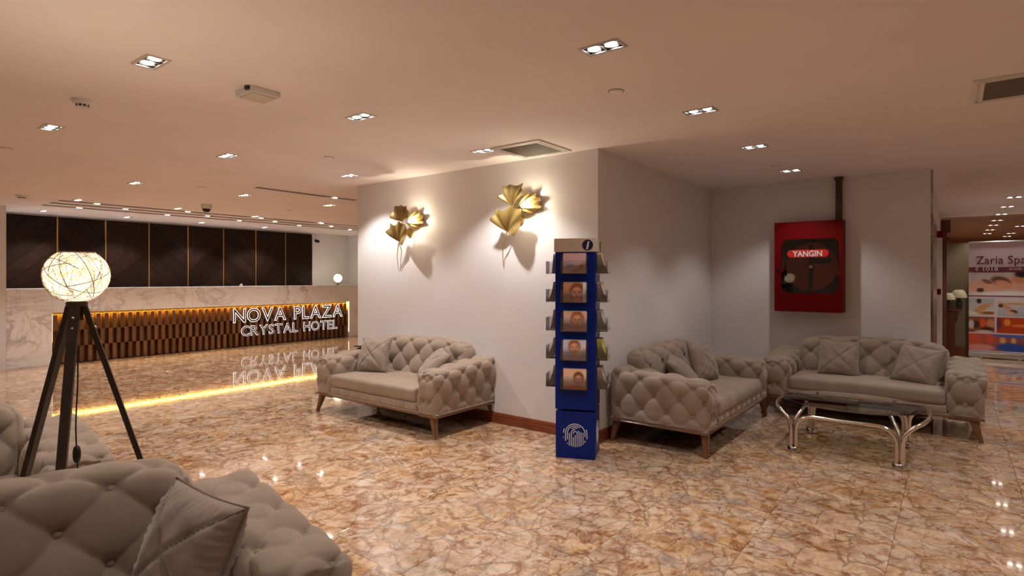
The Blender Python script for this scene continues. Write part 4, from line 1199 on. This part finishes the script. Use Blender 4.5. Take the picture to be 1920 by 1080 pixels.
for k in range(150):
    # a thread follows a tilted great circle, kept under the top opening
    nrm = Vector((rnd.gauss(0, 1), rnd.gauss(0, 1), rnd.gauss(0, .8))).normalized()
    u = nrm.orthogonal().normalized(); v = nrm.cross(u); t0 = rnd.uniform(0, 2 * PI); ln = rnd.uniform(1.2, 3.4); seg = []
    for q in range(26):
        t = t0 + ln * q / 25; dd = u * math.cos(t) + v * math.sin(t)
        if dd.z > math.sin(TOPP) or dd.z < -.93:
            if len(seg) > 2: m.tube(seg, rnd_r, 4, cap=False)
            seg = []; continue
        rnd_r = .00045 + .0008 * (k % 9 == 0)
        seg.append(Vector((dd.x * RX_ * 1.006, dd.y * RX_ * 1.006, SZ + dd.z * RZ_ * 1.006)))
    if len(seg) > 2: m.tube(seg, rnd_r, 4, cap=False)
m.build('string_winding', M['string'], sh)
MB().tube([gpt(2 * PI * k / 40, TOPP) for k in range(40)], .0035, 6, closed=True).build('top_rim', M['string'], sh, True)
MB().sphere((0, 0, SZ - .01), .034, 16, 10).build('bulb', M['globe'], fl, True)
MB().cyl((0, 0, hubz + .07), .014, .06, 12).build('bulb_socket', M['grille'], fl)
L = bpy.data.lights.new('floor_lamp_light', 'POINT'); L.energy = 14; L.color = (1, .82, .60); L.shadow_soft_size = .02
s = bpy.data.objects.new('floor_lamp_light', L); COL.objects.link(s); s.parent = fl; s.location = (0, 0, SZ + .055)
cp = catmull([(.0, -.0, hubz - .05), (.004, .004, 1.0), (-.002, .006, .8), (.006, .0, .55), (.01, .004, .25), (.06, .05, .012), (.2, .12, .006)], 8)
cd = MB().tube(cp, .0028, 6).build('cord', M['black'], fl, True)
MB().lathe([(0, -.036), (.010, -.030), (.014, -.012), (.014, .012), (.010, .030), (0, .036)], 14, (.001, .005, .70)).build('cord_switch', M['black'], cd, True)

# ------------------------------------------------------------------ corridor at the picture edge
r = empty('steel_door_surround', (XB, .184, 0)); tag(r, 'tall polished steel cladding on the wall end beside the corridor', 'cladding')
pan_m = MB().bb(.02, 2.1, -.014, 0, 0, 2.06).build('panel', M['steel'], r)
MB().bb(.0, .03, -.02, 0, 0, ZC - .012).build('edge_strip', M['steel'], r)
for k in range(5): MB().cyl((.12, -.02, 1.75 + .055 * k), .012, .012, 12, None, Euler((PI / 2, 0, 0))).build('stud', M['chrome'], pan_m)
o = MB().bb(9.9, 9.98, .125, .18, 0, 2.06).build('white_post', M['white']); tag(o, 'slim white post behind the steel cladding', 'post')
r = empty('wooden_door_frame', (12.6, .13, 0)); tag(r, 'dark red-brown wooden door jamb at the corridor', 'door frame')
MB().bb(-.05, .05, -.035, .05, 0, 2.42).build('jamb', M['jamb'], r)
MB().bb(-.06, .06, -.075, -.035, 2.05, 2.12).build('capital', M['jamb'], r)
MB().bb(-.06, .06, -.09, -.035, 2.20, 2.42).build('bracket', M['jamb'], r)
o = MB().bb(9.6, 9.66, .135, .18, 1.18, 1.26, .005).build('call_point', M['red']); tag(o, 'small red box fixed on the white post', 'call point')
o = MB().bb(9.6, 9.7, .11, .18, 1.95, 2.04, .01).build('alarm_sounder', M['red']); tag(o, 'dark red alarm unit above the small red box', 'alarm')
r = empty('console_cabinet', (12.95, .03, 0)); tag(r, 'red-brown wooden console cabinet before the beige partition', 'cabinet')
MB().bb(-.16, .16, -.05, .10, .0, .82, .004).build('body', M['jamb'], r)
MB().bb(-.18, .18, -.13, .12, .82, .85, .006).build('top', M['jamb'], r)
def table_lamp(x, y, s, lb):
    r = empty('table_lamp', (x, y, .85)); r.scale = (s, s, s); tag(r, lb, 'table lamp', 'cream shaded lamps by the partition')
    MB().lathe([(0, 0), (.05, 0), (.05, .012), (.02, .03), (.045, .08), (.05, .12), (.02, .19), (.012, .22), (0, .22)], 24).build('base', M['cabinside'], r, angle=50)
    MB().lathe([(.125, .215), (.118, .27), (.085, .345), (.05, .365)], 28).build('shade', M['lampshade'], r, True)
table_lamp(12.80, .075, .8, 'cream shaded table lamp standing at the inner end of the console')
table_lamp(13.02, -.075, .95, 'cream shaded table lamp standing next to the spa banner')

# roll-up banner
BNX = 13.05; BY0, BY1 = -.204, -1.06; BZ1 = 2.03
bn = empty('roll_up_banner', (BNX, (BY0 + BY1) / 2, 0), -PI / 2); tag(bn, 'tall roll-up banner advertising Zaria Spa before the partition', 'banner')
bw_ = abs(BY1 - BY0); bz0 = .10
def banner(a, b):
    c = (214, 196, 206)
    c = over(c, (200, 178, 190), blob(a, b, .3, .9, .5, .12) * .5)
    if False: c = (150, 84, 104)
    if .728 < b < .777: c = (122, 56, 74)
    if .52 < b <= .728:
        c = (205, 196, 194); A = a; Bb = (b - .52) / .208
        c = over(c, (224, 172, 148), max(blob(A, Bb, .28, .35, .34, .30, -.35), blob(A, Bb, .62, .5, .28, .26, .5), blob(A, Bb, .9, .35, .2, .2)))
        c = over(c, (120, 72, 52), max(blob(A, Bb, .52, .62, .14, .22, .4), blob(A, Bb, .30, .60, .06, .12, .6) * .8))
        c = over(c, (222, 160, 132), blob(A, Bb, .56, .48, .12, .20, .5)); c = over(c, (215, 150, 122), blob(A, Bb, .82, .72, .12, .2))
        c = over(c, (46, 32, 30), blob(A, Bb, .87, .92, .13, .14))
        c = over(c, (80, 50, 45), blob(A, Bb, .19, .22, .06, .10))
        c = over(c, (230, 224, 222), blob(A, Bb, .65, .02, .6, .16))
    if .505 < b <= .52: c = (132, 70, 88)
    if .335 < b <= .49 and (a < .42 or a > .47):
        Bb = (b - .335) / .155; c = over((168, 178, 190), (214, 205, 196), Bb if a > .47 else 1 - Bb)
        if a < .42:
            c = over(c, (205, 150, 100), max(blob(a, Bb, .22, .45, .08, .32, -.4), blob(a, Bb, .28, .15, .16, .10))); c = over(c, (50, 34, 30), blob(a, Bb, .17, .85, .04, .14)); c = over(c, (140, 90, 50), blob(a, Bb, .32, .16, .10, .08)); c = over(c, (226, 218, 204), blob(a, Bb, .06, .12, .08, .1))
        else:
            c = over(c, (205, 150, 118), max(blob(a, Bb, .60, .55, .06, .28, .4), blob(a, Bb, .74, .72, .16, .06))); c = over(c, (84, 52, 44), max(blob(a, Bb, .52, .6, .04, .1), blob(a, Bb, .72, .26, .06, .10))); c = over(c, (222, 170, 150), blob(a, Bb, .66, .18, .08, .10))
    if .18 < b <= .322 and (a < .42 or a > .45):
        Bb = (b - .18) / .142
        if a < .42:
            c = (140, 78, 52); c = over(c, (210, 140, 96), blob(a, Bb, .36, .58, .07, .3)); c = over(c, (225, 90, 40), blob(a, Bb, .23, .6, .05, .32)); c = over(c, (70, 40, 32), max(blob(a, Bb, .12, .5, .06, .22), blob(a, Bb, .30, .25, .10, .12))); c = over(c, (214, 200, 196), max(blob(a, Bb, .04, .5, .05, .3), blob(a, Bb, .25, .04, .15, .12)))
        else:
            c = (188, 66, 24); c = over(c, (244, 150, 70), blob(a, Bb, .62, .7, .05, .22)); c = over(c, (110, 60, 70), blob(a, Bb, .49, .6, .04, .4)); c = over(c, (230, 120, 50), blob(a, Bb, .85, .5, .16, .1))
    if .02 < b <= .17:
        Bb = (b - .02) / .15; c = over((214, 96, 60), (120, 80, 110), a)
        c = over(c, (224, 86, 66), max(blob(a, Bb, .1, .7, .07, .3), blob(a, Bb, .35, .72, .06, .3))); c = over(c, (226, 176, 120), max(blob(a, Bb, .55, .62, .05, .2), blob(a, Bb, .72, .62, .04, .2)))
        c = over(c, (70, 110, 190), blob(a, Bb, .68, .95, .28, .12)); c = over(c, (40, 80, 170), blob(a, Bb, .70, .22, .26, .26)); c = over(c, (226, 160, 150), blob(a, Bb, .2, .15, .22, .2)); c = over(c, (150, 90, 50), blob(a, Bb, .92, .6, .06, .3))
    return c
ban = new_obj('printed_sheet', print_mesh('printed_sheet', bw_ - .02, BZ1 - bz0, 120, 240, banner), bn, None, (0, 0, bz0))
MB().bb(-bw_ / 2, bw_ / 2, -.05, .06, .01, bz0, .012, 2).build('base_cassette', M['alu'], bn, angle=40)
MB().bb(-bw_ / 2, bw_ / 2, -.012, .014, BZ1 - .005, BZ1 + .02, .005).build('top_rail', M['alu'], bn)
MB().cyl((0, .03, (BZ1 + bz0) / 2), .008, BZ1 - bz0, 10).build('support_pole', M['alu'], bn)
for s in (-1, 1): MB().bb(s * bw_ * .3 - .02, s * bw_ * .3 + .02, -.14, .14, 0, .012).build('foot', M['alu'], bn)
M['plum'] = mat('plum_ink', (.060, .020, .045), .5)
def btext(t, size, x, z, m, wd=None):
    me = text_mesh(t, size, .0006, 0, 0); me.materials.append(m); a, b, c, d = mesh_bounds(me)
    o = new_obj('lettering', me, ban, None, (x, -.0015, z - bz0), (PI / 2, 0, 0))
    if wd: o.scale = (wd / (b - a), 1, 1)
    return o
btext('Zaria Spa', .20, -bw_ / 2 + .11, 1.655, M['plum'], .66)
btext('1018', .095, -bw_ / 2 + .185, 1.532, M['print_white'], .20)
btext('FLOOR', .055, -bw_ / 2 + .555, 1.542, M['print_white'], .16)
btext('-1', .11, -bw_ / 2 + .735, 1.526, M['print_white'], .08)
MB().tube([(.018 * math.cos(t), 0, .028 * math.sin(t)) for t in [.6 + 5.0 * q / 20 for q in range(21)]], .004, 5).tube([(-.004, 0, -.012), (.002, 0, .0), (.010, 0, .014)], .005, 5).build('phone_mark', M['print_white'], ban, loc=(-bw_ / 2 + .125, -.0015, 1.565 - bz0))
